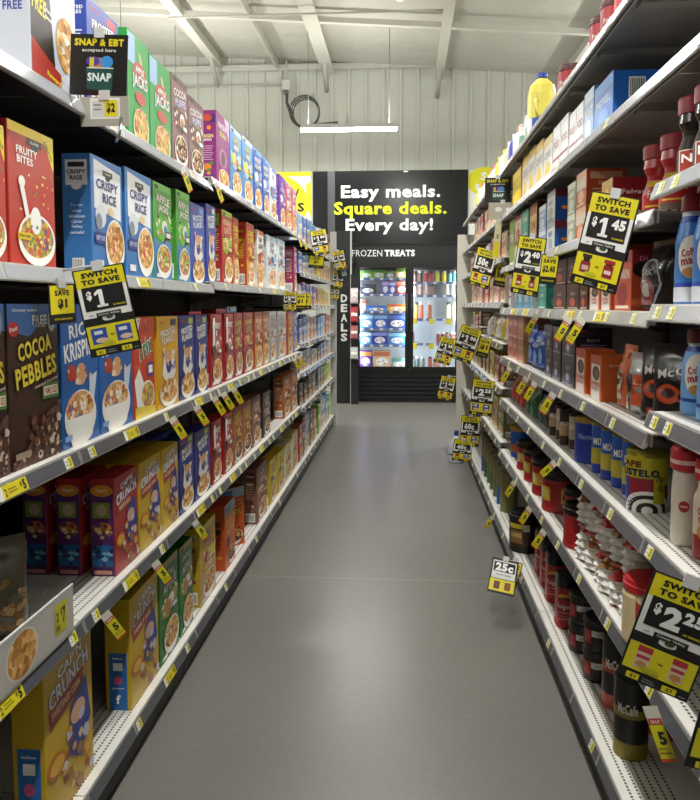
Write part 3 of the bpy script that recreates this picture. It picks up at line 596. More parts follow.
FRZ = [('top', 2.03), ('second', 1.785), ('third', 1.56), ('fourth', 1.315), ('fifth', 1.09), ('sixth', .845), ('seventh', .55), ('bottom', .12)]
for i in (4, 5):
    for nm, z in FRZ:
        shelf('R', z, RB[i], RB[i+1], 'white steel shelf, %s level of right %s' % (nm, sec[i]), [], [.1, .3, .5, .7, .9])
b = MB(); b.box(-.80, -.735, 8.125, 8.17, 0, 2.08, 'A8A8A2:.4'); tag(b.build('end_post'), 'light grey steel post ending the left shelving run', 'post')
b = MB(); b.box(.47, .56, 6.93, 6.99, 0, 1.93, 'C8C4B6:.5'); b.box(.56, .96, 6.935, 6.985, .0, 1.93, 'B8B4A8:.5'); tag(b.build('aisle_end_screen'), 'cream steel end panel closing the right shelving run', 'panel')

# ---------------------------------------------------------------- header board, posters, freezers
YF = 10.12
def flat_text(parent, s, cx, cz, w_, h_, k, y, bd=.03, name='lettering', th=.006):
    v, f, a = text2d(s, bd)
    P = [(cx+x*w_, y-th, cz+z*h_) for x, z in v]
    b = MB(); b.add(P, f, k); o = b.build(name, parent)
    return o
t = empty('header_board', (0, YF, 0)); tag(t, 'large black header board above the freezers with white and yellow lettering', 'sign')
b = MB(); b.box(-.93, .81, 0, .06, 2.12, 3.06, '111214:.22'); b.build('panel', t)
b = MB(); b.box(-1.225, -1.03, 0, .06, 2.12, 3.06, '111214:.22'); b.build('side_panel', t)
b = MB(); b.box(-1.03, -.93, .01, .05, 2.12, 3.06, '4A4B4D:.3'); b.build('joining_strip', t)
flat_text(t, 'Easy meals.', -.20, 2.765, 1.30, .21, 'EDEDEA:.4', 0)
flat_text(t, 'Square deals.', -.205, 2.55, 1.48, .215, 'D8E01E:.4', 0)
flat_text(t, 'Every day!', -.215, 2.335, 1.15, .21, 'EDEDEA:.4', 0)
b = MB(); b.box(-.03, .03, -.008, 0, 3.035, 3.052, 'C8C8C8'); b.build('clip', t)

t = empty('wall_poster', (-1.74, YF+.02, 2.64)); tag(t, 'yellow and white balloon poster beside the header board on the left', 'poster')
b = MB(); b.box(-.49, .49, 0, .03, -.42, .42, 'E4E4DC'); m = lambda u, v, l: (-.49+u, -l*.001, -.42+v)
b.art([('e', .50, .5, .46, .46, 'DDD41A', 32), ('p', [(.55, .12), (.8, .15), (.95, -0.0), (.7, .0)], 'DDD41A'), ('p', [(.5, 1), (1, 1), (1, .93), (.62, .93)], 'DDD41A'), ('p', [(.93, .8), (1, .85), (1, .3), (.95, .4)], 'DDD41A'),
   T('W', .76, .67, .16, .13, '1C1C1C'), T('S', .86, .45, .1, .14, '1C1C1C')], .98, .84, m); b.build('poster_sheet', t)
t = empty('wall_poster', (1.16, YF+.02, 2.64)); tag(t, 'yellow and white poster beside the header board on the right', 'poster')
b = MB(); b.box(-.34, .34, 0, .03, -.42, .42, 'E0E0D8'); m = lambda u, v, l: (-.34+u, -l*.001, -.42+v)
b.art([('e', .32, .82, .36, .22, 'D8D41A', 28), T('Sa', .34, .9, .3, .12, 'E8E8E0'), T('a to', .3, .75, .36, .12, 'E8E8E0'), ('e', .3, .3, .22, .2, 'C86A78')], .68, .84, m); b.build('poster_sheet', t)
# canopy fascia
t = empty('freezer_fascia', (0, YF, 0)); tag(t, 'black fascia with frozen treats lettering above the freezer doors', 'sign')
b = MB(); b.box(-.90, .80, .0, .5, 1.86, 2.10, '161718:.35'); b.build('panel', t)
b = MB(); b.box(-.90, .86, -.02, .0, 2.10, 2.118, '0E0E0F:.3'); b.build('edge_rail', t)
flat_text(t, 'FROZEN', -.505, 1.985, .40, .085, 'E6E6E6:.4', 0, .0)
flat_text(t, 'TREATS', -.075, 1.985, .40, .088, 'F2F2F2:.4', 0, .05)
t = empty('deals_panel', (-.80, 9.98, 0)); tag(t, 'tall black panel with vertical deals lettering left of the freezers', 'sign')
b = MB(); b.box(-.105, .08, 0, .10, 0, 2.27, '151617:.35'); b.build('panel', t)
b = MB(); b.box(.08, .098, .0, .10, 0, 2.27, 'A8A8A4:.4'); b.build('edge_trim', t)
for i, ch in enumerate('DEALS'): flat_text(t, ch, .0, 1.39-i*.128, .085, .105, 'D8D8D6:.4', 0, .04)

def freezer():
    t = empty('display_freezer', (0, YF, 0)); tag(t, 'black two door glass display freezer at the end of the aisle', 'freezer')
    K = '0E0F10:.35'
    b = MB(); b.box(-.73, .76, .06, .80, 1.80, 1.86, K); b.box(-.73, -.66, .06, .80, 0, 1.8, K); b.box(.72, .76, .06, .80, 0, 1.8, K); b.box(-.66, .72, .74, .80, 0, 1.8, 'C8D0D4'); b.box(-.66, .72, .06, .74, 0, .43, K)
    b.box(-.66, .72, .07, .74, .43, .455, 'D0D4D6'); b.build('cabinet', t)
    b = MB()
    for i in range(6): 
        z = .07+i*.058; M = Matrix.Translation((0, .03, z)) @ Matrix.Rotation(.5, 4, 'X'); b.box(-.72, .75, -.02, .02, -.009, .009, '26282A:.3', M)
    b.box(-.73, .76, .045, .06, 0, .43, '08090A:.5'); b.build('grille', t)
    for x0, x1, q in ((-.655, .055, 'left'), (.055, .72, 'right')):
        d = empty('door'); d.parent = t
        b = MB(); f = .055
        b.box(x0+.004, x0+f, 0, .055, .43, 1.86, K); b.box(x1-f, x1-.004, 0, .055, .43, 1.86, K); b.box(x0+f, x1-f, 0, .055, .43, .48, K); b.box(x0+f, x1-f, 0, .055, 1.80, 1.86, K); b.build('door_frame', d)
        b = MB(); b.box(x0+f, x1-f, .02, .026, .48, 1.80, 'glass'); b.build('pane', d)
        xx = x1-.03 if q == 'left' else x0+.03
        b = MB(); b.tube([(xx, -.03, .95), (xx, -.03, 1.45)], .009, '2A2A2C:.3'); b.build('handle', d)
    for x in (-.645, .055, .705):
        b = MB(); b.box(x-.006, x+.006, .06, .07, .5, 1.78, 'led'); b.build('light_tube', t)
        if x == .055: b = MB(); b.box(.035, .075, .0562, .0595, .44, 1.85, K); b.build('mullion', t)
        l = bpy.data.lights.new('freezer_glow', 'AREA'); l.shape = 'RECTANGLE'; l.size = .05; l.size_y = 1.25; l.energy = 11; l.color = (.85, .93, 1)
        lo = bpy.data.objects.new('freezer_glow', l); COL.objects.link(lo); lo.parent = t; lo.location = (x, .108, 1.13); lo.rotation_euler = (PI/2, 0, 0)
    lv = ((-.64, .04, [1.665, 1.45, 1.22, .99, .767]), (.07, .70, [1.61, 1.435, 1.12, .79]))
    for x0, x1, zs in lv:
        for z in zs:
            sh = empty('shelf'); sh.parent = t
            b = MB(); b.box(x0, x1, .14, .72, z-.012, z, 'D4D8DC'); b.build('rack', sh)
            b = MB(); b.box(x0, x1, .125, .14, z-.03, z+.003, '5A6EA0'); 
            for i in range(5): b.box(x0+.04+i*.13, x0+.085+i*.13, .1235, .125, z-.026, z, 'E4E6E8')
            b.build('ticket_strip', sh)
            if x0 > 0 and z < 1.2:
                for i in range(3): b = MB(); b.box(x0+.02+i*.23, x0+.09+i*.23, .118, .122, z-.075, z-.002, 'D8C81E'); b.build('yellow_tag', sh)
    return t
freezer()
def fz_box(x0, x1, z, h, col, band, look, txt=None, k2='E8ECF4'):
    b = MB(); W = x1-x0; b.box(-W/2, W/2, 0, .2, 0, h, col, c=.002)
    it = [('r', 0, .7, 1, .95, band), ('e', .5, .35, .36, .26, k2), ('s', 10, .2, .15, .8, .6, .06, ['C8A070', '6A3A2A', k2])]
    if txt: it.append(T(txt, .5, .82, .7, .16, W_))
    b.art(it, W, h, lambda u, v, l: (-W/2+u, -l*.0004, v))
    o = b.build('frozen_box'); o.location = ((x0+x1)/2, YF+.17, z+.001); reg(o, look, 'behind the left freezer door', 'box', 'frozen treat boxes in the left freezer')
def fz_jar(x, z, r, h, body, lid, look, row):
    b = MB(); b.lathe([(r*.95, 0, body), (r, .01, None), (r, h*.75, None), (r*.7, h*.86, None)], body, 12); o = b.build('frozen_tub')
    b = MB(); b.lathe([(r*.75, h*.84), (r*.75, h)], lid, 12); b.build('lid', o)
    o.location = (x, YF+.22, z+.001); reg(o, look, 'in right freezer '+row, 'tub', 'small tubs in the right freezer')
B1, B2 = '2A50B8', '3A86C8'
for a in [(-.60, -.44, 1.665, .10, '7AB03A', '5A9A3A', 'lime green frozen bar box on top rack'), (-.43, -.28, 1.665, .11, '8ABF4A', '3A8A4A', 'pale green frozen bar box on top rack'), (-.27, -.14, 1.665, .09, '4A6A7A', '7AA03A', 'dull teal frozen bar box on top rack'), (-.13, .0, 1.665, .12, 'D8B42A', '3A7A3A', 'yellow frozen bar box on top rack'),
   (-.60, -.40, 1.45, .13, '2E3440', '4A4A5A', 'black frozen bar box on second rack'), (-.31, -.22, 1.45, .17, '6A5AC8', 'C8A8E0', 'lilac slim frozen box on second rack'), (-.21, -.13, 1.45, .16, '3A3AA8', 'B8C0F0', 'indigo slim frozen box on second rack'), (-.12, .02, 1.45, .17, 'B83A34', 'D8806A', 'red frozen treat box on second rack'),
   (-.61, -.53, 1.22, .15, 'D89A88', 'B84A3A', 'salmon slim frozen box on third rack'), (-.52, -.25, 1.22, .07, B2, B1, 'flat blue frozen box, lower on third rack'), (-.23, .02, 1.22, .09, 'D8A81E', 'C8402A', 'flat yellow frozen box, lower on third rack'),
   (-.61, -.43, .99, .18, B2, 'B8D8F0', 'sky blue frozen sundae box on fourth rack'), (-.42, -.24, .99, .18, B1, '88B8E8', 'mid blue frozen sundae box on fourth rack'), (-.23, .02, .99, .18, '2A3E8A', '4A6AB8', 'navy frozen sandwich box on fourth rack'),
   (-.61, -.45, .767, .17, B2, 'C8E0F0', 'aqua frozen bar box on fifth rack'), (-.44, -.24, .767, .17, '2A2AA0', '8A9AE8', 'ultramarine frozen bar box on fifth rack'), (-.22, .02, .767, .16, '2A7AC0', '88C8E0', 'bright blue frozen cone box on fifth rack'),
   (-.61, -.45, .457, .22, '5A3A9A', 'E08A4A', 'purple and orange frozen box on cabinet floor'), (-.42, -.2, .457, .22, 'D8B890', 'C86A4A', 'cream frozen cone box on cabinet floor'), (-.18, .02, .457, .12, '88988A', '4A8A8A', 'grey green frozen box on cabinet floor')]:
    fz_box(*a)
for z, row, lst in ((1.61, 'on the top rack', [(.13, '5A3A34'), (.20, '6A4A44'), (.28, 'B83A44'), (.35, 'A83A3A'), (.43, 'C8C83A'), (.52, 'D8C82A'), (.60, '5AA0A8'), (.67, '4A8AA0')]),
                    (1.435, 'on the second rack', [(.13, 'B8A8A0'), (.21, '9A8078'), (.29, 'C8A8A8'), (.36, '8A6A64'), (.56, 'C8C0A0'), (.64, 'A8B088')]),
                    (1.12, 'on the third rack', [(.15, 'C8883A'), (.22, 'C8604A'), (.33, 'A86A4A'), (.58, 'D8D0A8'), (.66, 'C8C090')]),
                    (.79, 'on the fourth rack', [(.10, '6A4A44'), (.45, '8A3A3A'), (.51, '6A3A34'), (.57, '9A6A64'), (.63, '5A3A34'), (.68, '8A5A54')]),
                    (.457, 'on the cabinet floor', [(.11, '5A6A6A'), (.17, '4A5A5A'), (.24, '6A7A78'), (.34, 'A8604A'), (.41, 'B87A6A'), (.49, 'C8A8A0'), (.56, 'B89A98')])):
    names = ['brown', 'dusky', 'red', 'crimson', 'lime', 'yellow', 'teal', 'blue']
    for i, (x, c) in enumerate(lst):
        fz_jar(x, z, .029, .145 if z != 1.12 else .22, c, 'D8D0C8' if i % 3 else '3A2A28', 'frozen treat tub', row)
# ---------------------------------------------------------------- jars, tubs, bottles and bags
CY = {}
def cyl(n, x, y, z, look, where, grp, name, cat, body, lid=None, arts=(), seg=28, sq=0.0, asp=1.0, lidname='lid', rot=0, extra=None, sqlid=None):
    """body, lid: lathe profiles; arts: (items, arc width, height, radius, base height, facing angle)"""
    if n not in CY:
        b = MB(); b.lathe(body, body[0][2], seg, sq, asp=asp)
        for items, W, H, r, z0, a0 in arts:
            def mp(u, v, l, r=r, z0=z0, a0=a0, W=W):
                t = a0+(u-W/2)/r; c, q = math.cos(t), math.sin(t)
                e = 1 if not sq else 1/((abs(c)**(2+sq)+abs(q)**(2+sq))**(1/(2+sq)))
                return ((r+.0008+l*.0003)*e*c, (r+.0008+l*.0003)*e*q*asp, z0+v)
            b.art(items, W, H, mp, True)
        lb = None
        if lid: lb = MB(); lb.lathe(lid, lid[0][2], seg, sq if sqlid is None else sqlid, asp=asp); lb = lb.build(lidname, mesh_only=True)
        ex = [(k, m.build(k, mesh_only=True)) for k, m in extra()] if extra else []
        CY[n] = (b.build(name, mesh_only=True), lb, ex)
    bm, lb, ex = CY[n]
    o = put(name, bm, None, (x, y, z+.0006), (0, 0, rot))
    if lb: put(lidname, lb, o)
    for k, m in ex: put(k, m, o)
    reg(o, look, where, cat, grp)
    return o
def lid(r, z, h, k, ring=True):
    p = [(r*.99, z, k), (r*1.04, z+.002, None), (r*1.04, z+h*.6, None), (r*1.0, z+h*.68, None)]
    return p+([(r*.96, z+h*.7, None), (r*.94, z+h, None), (r*.8, z+h, None), (r*.76, z+h*.82, None)] if ring else [(r*.97, z+h, None), (r*.6, z+h, None)])
A = -PI*.66
RED, BLK = '9E1C20:.4', '111112:.35'
def red_tub(x, y, z, where, s=1.0, turn=0.0):
    n = 'redtub%.2f%.1f' % (s, turn); r = .066*s; h = .108*s
    cyl(n, x, y, z, 'large red coffee tub with black lid', where, 'red coffee tubs '+where, 'coffee_tub', 'tub',
        [(r*.95, 0, RED), (r, .006, None), (r, h*.12, None), (r*.975, h*.15, None), (r*.975, h*.93, None), (r, h*.96, None), (r, h, None)], lid(r, h, .028*s, BLK),
        [([('r', 0, 0, 1, 1, 'C8A82A'), ('r', .04, .1, .3, .9, 'E0E0D8')]+[('r', .06+i*.05, .15, .08+i*.05, .85, '333333') for i in range(4)]+[('r', .4, .3+i*.14, .9, .36+i*.14, 'E0D080') for i in range(4)], .055*s, .045*s, r, .04*s, A-.7+turn),
         ([('r', 0, 0, 1, 1, 'C8922A'), ('e', .5, .4, .4, .3, '2A140C'), ('r', 0, .7, 1, .8, 'E8C84A')], .05*s, .05*s, r, .035*s, A+.65+turn)])
def red_jug(x, y, z, where):
    r = .05
    cyl('redjug', x, y, z, 'slim red ground coffee canister', where, 'red ground coffee canisters', 'coffee_canister', 'canister',
        [(r*.95, 0, RED), (r, .006, None), (r, .012, None), (r*.95, .02, None), (r*.95, .15, None)], lid(r*.93, .15, .045, BLK, False),
        [([('e', .5, .84, .42, .12, 'D8922A', 18), ('e', .5, .78, .42, .06, '6A141A'), ('t', 'Folgers', .5, .52, .9, .2, 'D8C8C0'), ('t', 'CLASSIC', .5, .34, .7, .06, 'D8A0A0'), ('r', .1, .2, .9, .215, 'C87A7A'), ('t', 'ROAST', .5, .12, .6, .06, 'D8A0A0')], .055, .11, r*.95, .025, A)], sq=1.6)
def std_can(n, look, where, grp, x, y, z, r, h, bands, lidk, txt=None, tk=W_, name='cocoa_can', cat='can', lh=.012, more=()):
    """bands: [(share of height, colour)]"""
    p = [(r*.98, 0, bands[0][1]), (r, .003, None)]; acc = 0
    for f, k in bands:
        p.append((r, max(.0031, acc*h), k)); acc += f
    p += [(r, h, None)]
    it = ([('t', txt, .5, .5, .9, .9, tk)] if txt else [])
    cyl(n, x, y, z, look, where, grp, name, cat, p, lid(r, h, lh, lidk), ([(it, r*1.3, h*.16, r, h*.6, A)] if txt else [])+list(more))
wM6, wM7, wM8 = PLACE['M6'], PLACE['M7'], PLACE['M8']
# bottom right shelf
cyl('blacktub', .585, 3.66, Z['M8'], 'black coffee tub with yellow band', wM8, 'black coffee tubs', 'coffee_tub', 'tub',
    [(.072, 0, '16130F:.4'), (.076, .006, None), (.076, .155, None)], lid(.076, .155, .033, BLK),
    [([('r', 0, .0, 1, .8, '3A2414'), ('r', 0, .8, 1, 1, 'C8B42A'), ('r', .1, .15, .7, .7, '8A6430'), ('t', 'COFFEE', .4, .5, .5, .18, 'E0C890'), ('r', .72, .7, 1, .98, 'C8C8B8')], .11, .11, .076, .03, A-.1)])
for (x, y) in ((.628, 3.34), (.624, 3.19), (.618, 3.03), (.610, 2.79)): red_jug(x, y, Z['M8'], wM8)
def coffee_jar(x, y, z, look):
    r = .049
    cyl('coffeejar', x, y, z, look, wM8, 'stacked glass coffee jars', 'coffee_jar', 'jar',
        [(r*.96, 0, BLK), (r, .006, None), (r, .016, 'beans'), (r*.98, .06, None), (r*.98, .072, 'beans'), (r, .08, None)], lid(r, .08, .02, BLK),
        [([('r', 0, .45, 1, 1, 'D8D8D4'), ('r', 0, -.3, .36, 1, '8E1C20'), ('r', .05, -.1, .3, .9, 'B84A44'), ('r', .5, .6, .9, .66, '888888'), ('r', .5, .75, .85, .8, '888888')], .085, .035, r, .03, A)])
for i, (x, y) in enumerate(((.618, 2.59), (.620, 2.39))):
    coffee_jar(x, y, Z['M8'], 'black lidded coffee jar, lower of stack,'); coffee_jar(x, y, Z['M8']+.1015, 'black lidded coffee jar, upper of stack,')
for i, (x, y, k, kl) in enumerate(((.632, 2.225, 'B84A24', 'matte black coffee can with orange base'), (.60, 1.98, '8A7A1E', 'matte black coffee can with olive base'), (.72, 2.08, 'B84A24', 'matte black coffee can half hidden behind'))):
    std_can('mccan%d' % i, kl, wM8, 'matte black coffee cans', x, y, Z['M8'], .044, .2, [(.22, k), (.33, '1A1614:.45'), (.12, k), (.33, '1A1614:.45')], BLK, 'McCafe', 'E0DCD4', 'coffee_can', 'can', .014)
for i, (x, y, k) in enumerate(((.60, 4.35, '7A7A4A'), (.60, 4.52, '2E5A9A'), (.60, 4.70, '6A6A40'), (.60, 4.88, '5A5A38'), (.60, 5.06, '2E7A3A'), (.60, 5.24, '4A4A2E'), (.6, 5.42, '2A5AA0'))):
    std_can('oilb%d' % i, 'olive green bottle of cooking oil', 'on the far right bottom shelf', 'cooking oil bottles', x, y, .12, .05, .22, [(.5, k), (.5, '7A764A:.3')], '5A5638', None, W_, 'oil_bottle', 'bottle', .05)
# seventh shelf
std_can('peanut', 'blue coffee can with tan lid', wM7, 'coffee tubs', .60, 3.965, Z['M7'], .048, .135, [(.2, '1E4EA8'), (.3, 'B0643C'), (.3, '2258B4'), (.2, '2258B4')], 'B08A3C:.5', None, W_, 'coffee_can', 'can', .02)
for x, y, s, t in ((.605, 3.66, 1.0, .3), (.605, 3.42, 1.05, 0), (.605, 3.18, 1.1, .2), (.605, 2.93, 1.15, 0), (.77, 3.3, 1.1, 0), (.78, 3.06, 1.1, .2)): red_tub(x, y, Z['M7'], wM7, s, t)
for x, y, s, t in ((.64, 2.74, .98, .9), (.587, 2.485, 1.02, 1.2)): red_tub(x, y, Z['M7'], wM7, s, t)
def wrapbag(x, y, z, look, s=1.0, red=1):
    """gathered white pouch: lumpy horizontal folds under a red and gold foil collar"""
    k = 'wrap%d' % red
    if k not in CY:
        r = random.Random(5+red); b = MB(); n = 28; R = []
        prof = [(.026, 0), (.038, .008), (.029, .017), (.039, .027), (.029, .037), (.039, .047), (.028, .057), (.036, .067), (.027, .075), (.025, .084)]
        for rr, zz in prof: R.append([(rr*(1+.10*math.sin(7*j*2*PI/n+zz*160)+.05*r.random())*math.cos(2*PI*j/n), rr*(1+.10*math.cos(7*j*2*PI/n+zz*160))*math.sin(2*PI*j/n), zz) for j in range(n)])
        V = [p for q in R for p in q]; F = [(i*n+j, i*n+(j+1) % n, (i+1)*n+(j+1) % n, (i+1)*n+j) for i in range(len(R)-1) for j in range(n)]+[tuple(range(n-1, -1, -1))]
        for i, f in enumerate(F):
            ring, seg = i//n, i % n
            b.add([V[a] for a in f], [tuple(range(len(f)))], 'E2E0DA:.35' if not (ring in (7, 8) and (seg+red*6) % n > 9 or ring == 0 and seg % 9 < 4) else ('8A5E22:.3:.2' if red else 'C02A24:.3'), True)
        body = b.build('wrapped_pouch', mesh_only=True)
        b = MB(); b.lathe([(.025, .084, 'B88A3A:.35:.3' if red else 'C83028:.3'), (.016, .09, None), (.018, .095, 'C83028:.3'), (.034, .102, None), (.03, .106, 'D8C8C0:.3'), (.02, .104, None)], 'B88A3A:.35:.3', 12); col = b.build('foil_collar', mesh_only=True)
        CY[k] = (body, col)
    o = put('wrapped_pouch', CY[k][0], None, (x, y, z+.0006), (0, 0, y*9)); put('foil_collar', CY[k][1], o); o.scale = (s, s, s)
    reg(o, look, wM7, 'pouch', 'white wrapped pouches with foil collars')
# beige jar with red lid
BG = 'D8C49A:.4'
cyl('beigejar', .578, 1.772, Z['M7'], 'large beige creamer jar with red lid', wM7, None, 'creamer_jar', 'jar',
    [(.062, 0, BG), (.066, .008, None), (.066, .115, None), (.062, .125, None)], lid(.063, .125, .028, 'B8242A:.35', False),
    [([('r', .3, 0, .5, .8, 'A83A2A'), ('e', .6, .75, .3, .12, 'B89A6A'), ('e', .6, .73, .28, .1, BG)], .12, .13, .066, .02, A)])
# sixth shelf
for i, (x, y, h, b1) in enumerate(((.585, 2.98, .115, '4A2A1C'), (.595, 2.89, .115, 'B8AA98'), (.583, 2.77, .115, '3A2218'), (.60, 2.69, .115, '2E201A'))):
    std_can('choc%d' % (i % 2), ('dark brown' if i % 2 == 0 else 'white and brown')+' chocolate drink can', wM6, 'chocolate drink cans', x, y, Z['M6'], .024, h, [(.3, '3A2218'), (.4, b1 if i % 2 else 'B89A78'), (.3, '3A2218' if i % 2 == 0 else 'C8BCA8')], '2A1A12', 'MILO', W_, 'drink_can', 'can')
std_can('bluetub', 'large royal blue coffee can with tan lid', wM6, None, .605, 2.475, Z['M6'], .056, .128, [(1, '1E3A9E')], 'A8843C:.5', 'Maxwell', '8AA0D8', 'coffee_can', 'can', .016,
        [([('r', 0, 0, 1, 1, W_)]+[('r', .08+i*.13, .1, .13+i*.13, .9, '333333') for i in range(7)], .026, .035, .05, .012, A-.75), ([('r', 0, .85, .9, .9, '7A90C8'), ('r', 0, .6, .7, .65, '7A90C8'), ('r', 0, .3, .8, .35, '7A90C8')], .04, .04, .05, .055, A+.3)])
for i, (x, y) in enumerate(((.59, 2.315), (.595, 2.225), (.60, 2.13), (.605, 2.045))):
    std_can('cocoacan', 'blue and yellow drink mix can', wM6, 'drink mix cans', x, y, Z['M6'], .026, .142, [(.2, '1E3A9E'), (.34, 'B8AC3A'), (.46, '2A5AB0')], '8A7A3A:.5', 'MIX', W_, 'drink_mix_can', 'can')
def arcs():
    it = [('r', 0, 0, 1, .62, '9A2A38'), ('r', 0, 0, .3, .6, '2A3A9A'), ('p', [(.4, .3), (.62, .62), (.8, .35), (.6, .1)], '2A3A8A')]
    for i in range(5): it += [('e', .66, .02, .46-i*.09, .36-i*.07, W_ if i % 2 == 0 else '1A1A1A', 24)]
    return it+[('r', 0, .62, 1, 1, 'C8B82A'), ('t', 'CAFE', .3, .88, .5, .12, '5A1A1A', 0, .05), ('t', 'BUSTELO', .45, .72, .8, .14, '1E1E4A', 0, .05)]
def banner():
    b = MB(); f = lambda u, v, l: ((.0495+l*.0004)*math.cos(A+.1+(u)/.0495), (.0495+l*.0004)*math.sin(A+.1+(u)/.0495), v)
    n = 8; V = []; 
    for i in range(n+1): u = -.02+i*.085/n; V += [f(u, .11-i*.006, 2), f(u, .145-i*.005, 2)]
    b.add(V, [(2*i, 2*i+2, 2*i+3, 2*i+1) for i in range(n)], 'C8BC1E:.4')
    b.art([('r', 0, 0, 1, 1, 'C8BC1E'), ('t', 'CAFE', .5, .7, .5, .22, '2A2A18', 62), ('t', 'BUSTELO', .62, .45, .55, .22, '2A2A18', 62)], .03, .085, lambda u, v, l: f(u+.02, v+.022, l+3), True)
    return [('banner', b)]
cyl('bustelo', .60, 1.905, Z['M6'], 'yellow red and blue espresso coffee can', wM6, None, 'coffee_can', 'can',
    [(.047, 0, '9A2A38:.35'), (.048, .004, None), (.048, .092, 'C8B82A:.35'), (.048, .135, None)], lid(.048, .135, .014, '9A8E2A:.4'), [(arcs(), .13, .13, .048, .003, A-.2)], extra=banner)
# upper right jars
def waist(n, look, x, y, z, where, grp, s, k1, kb, klid, lab, h=.125):
    r = .038*s
    cyl(n, x, y, z, look, where, grp, 'coffee_jar', 'jar',
        [(r*.9, 0, kb), (r, .008, None), (r, h*.18, k1), (r, h*.42, None), (r*.72, h*.66, None), (r*.74, h*.74, None), (r*.96, h*.86, None), (r*.9, h, None)],
        [(r*.86, h, klid), (r*1.0, h+.002, None), (r*1.02, h+.03, None), (r*.96, h+.034, None)], lab)
FL = [([('r', 0, 0, 1, .08, 'C8A82A'), ('t', 'Folgers', .55, .55, .8, .42, 'D8D0CC'), ('p', [(.2, .92), (.8, .92), (1, 1.25), (.1, 1.2)], 'D8B02A')], .06, .05, .038*1.05, .03, A)]
for x, y in ((.605, 1.885), (.607, 1.77), (.70, 1.83), (.70, 1.94)): waist('redjar', 'red instant coffee jar with red lid', x, y, Z['M3'], PLACE['M3'], 'red instant coffee jars', 1.05, 'A01E24:.3', '5A4A40:.2', '8E2028:.4', FL, .142)
NL = [([('r', 0, 0, 1, 1, 'D8D0C4'), ('r', .05, .0, .5, .95, '9A2E1E'), ('r', .48, .0, .55, 1, 'C89A2A'), ('t', 'N', .26, .6, .3, .4, W_)], .07, .042, .036, .012, A+.2)]
for x, y in ((.575, 1.585), (.575, 1.50), (.66, 1.56), (.66, 1.47), (.575, 1.40)): waist('darkjar', 'dark glass coffee jar with red lid', x, y, Z['Na'], PLACE['Na'], 'dark glass coffee jars', .9, '2A201C:.15', '2A201C:.15', '8E2030:.4', NL, .125)
def creamer(n, look, x, y, z, where, body, capk, band, h=.2, r=.034, txt='mate', tk='B02A34'):
    cyl(n, x, y, z, look, where, 'creamer bottles '+where, 'creamer_bottle', 'bottle',
        [(r*.9, 0, body), (r, .006, 'C8CCD4:.3' if band == '1E3A9A' else body), (r, h*.16, band), (r*.98, h*.2, body), (r, h*.3, None), (r*.96, h*.46, None), (r, h*.56, body), (r*.8, h*.74, band), (r*.66, h*.8, 'D8DCE0:.3'), (r*.66, h*.84, None)],
        [(r*.7, h*.84, capk), (r*.74, h*.845, None), (r*.72, h*.98, None), (r*.6, h, None)],
        [([('e', .5, .5, .5, .5, 'E4DCCC', 20), ('t', 'Coffee', .5, .62, .7, .18, tk, 12), ('t', txt, .5, .42, .7, .18, tk, 12), ('e', .5, .14, .3, .12, 'B8844A')], .052, .085, r, h*.24, A)], sq=.4, lidname='cap')
BC = '3A78C0:.3'
for i, (x, y) in enumerate(((.585, 1.60), (.588, 1.51), (.665, 1.57), (.665, 1.48), (.59, 1.42))): creamer('cb', 'blue creamer bottle with red cap', x, y, Z['Nb'], PLACE['Nb'], BC, 'B02028:.35', '1E3A9A', .222, .036)
creamer('amb', 'amber syrup bottle beside the creamers', .72, 1.60, Z['Nb'], PLACE['Nb'], 'B87A3A:.3', '3A2A1E', '5A3A1E', .15, .028)
creamer('amb', 'amber syrup bottle beside the creamers', .80, 1.60, Z['Nb'], PLACE['Nb'], 'B87A3A:.3', '3A2A1E', '5A3A1E', .15, .028)
for i, (x, y) in enumerate(((.605, 1.60), (.60, 1.50), (.69, 1.56), (.60, 1.40))): creamer('cc', 'pale blue creamer bottle with dark cap', x, y, Z['Nc'], PLACE['Nc'], '6AA0D8:.3', '6A1E2A:.35', '1E3A8A', .176, .036)
cyl('cwhite', .59, 1.612, Z['Nd'], 'tall white creamer bottle with wide red cap', PLACE['Nd'], None, 'creamer_bottle', 'bottle',
    [(.026, 0, 'D8CDBE:.35'), (.029, .006, None), (.029, .11, None), (.027, .155, None)], [(.027, .155, 'B02830:.35'), (.033, .16, None), (.033, .172, 'E0C0B8:.35'), (.033, .181, 'B02830:.35'), (.032, .2, None), (.028, .206, None)],
    [([('e', .5, .5, .45, .4, 'A83038', 18), ('r', .2, .45, .8, .55, 'D8C0B8')], .022, .03, .029, .07, A)], sq=.6, lidname='cap')
for x, y in ((.60, 1.52), (.60, 1.44), (.68, 1.56), (.68, 1.47), (.60, 1.36)):
    cyl('csmall', x, y, Z['Nd'], 'cream and red creamer bottle', PLACE['Nd'], 'small creamer bottles', 'creamer_bottle', 'bottle',
        [(.026, 0, '8A2A20:.35'), (.029, .006, None), (.029, .05, 'D8C8B4:.35'), (.029, .12, None), (.022, .14, None), (.022, .155, None)], [(.022, .155, 'B02830:.35'), (.028, .158, None), (.028, .172, 'E0C0B8:.35'), (.028, .18, 'B02830:.35'), (.027, .2, None)],
        [([('t', 'Coffee', .5, .8, .8, .2, 'B02A34', 10), ('t', 'mate', .5, .6, .7, .18, 'B02A34', 10), ('e', .5, .22, .4, .22, 'C8904A', 16), ('e', .5, .24, .28, .14, 'E8C890', 14)], .045, .075, .029, .04, A)], lidname='cap')
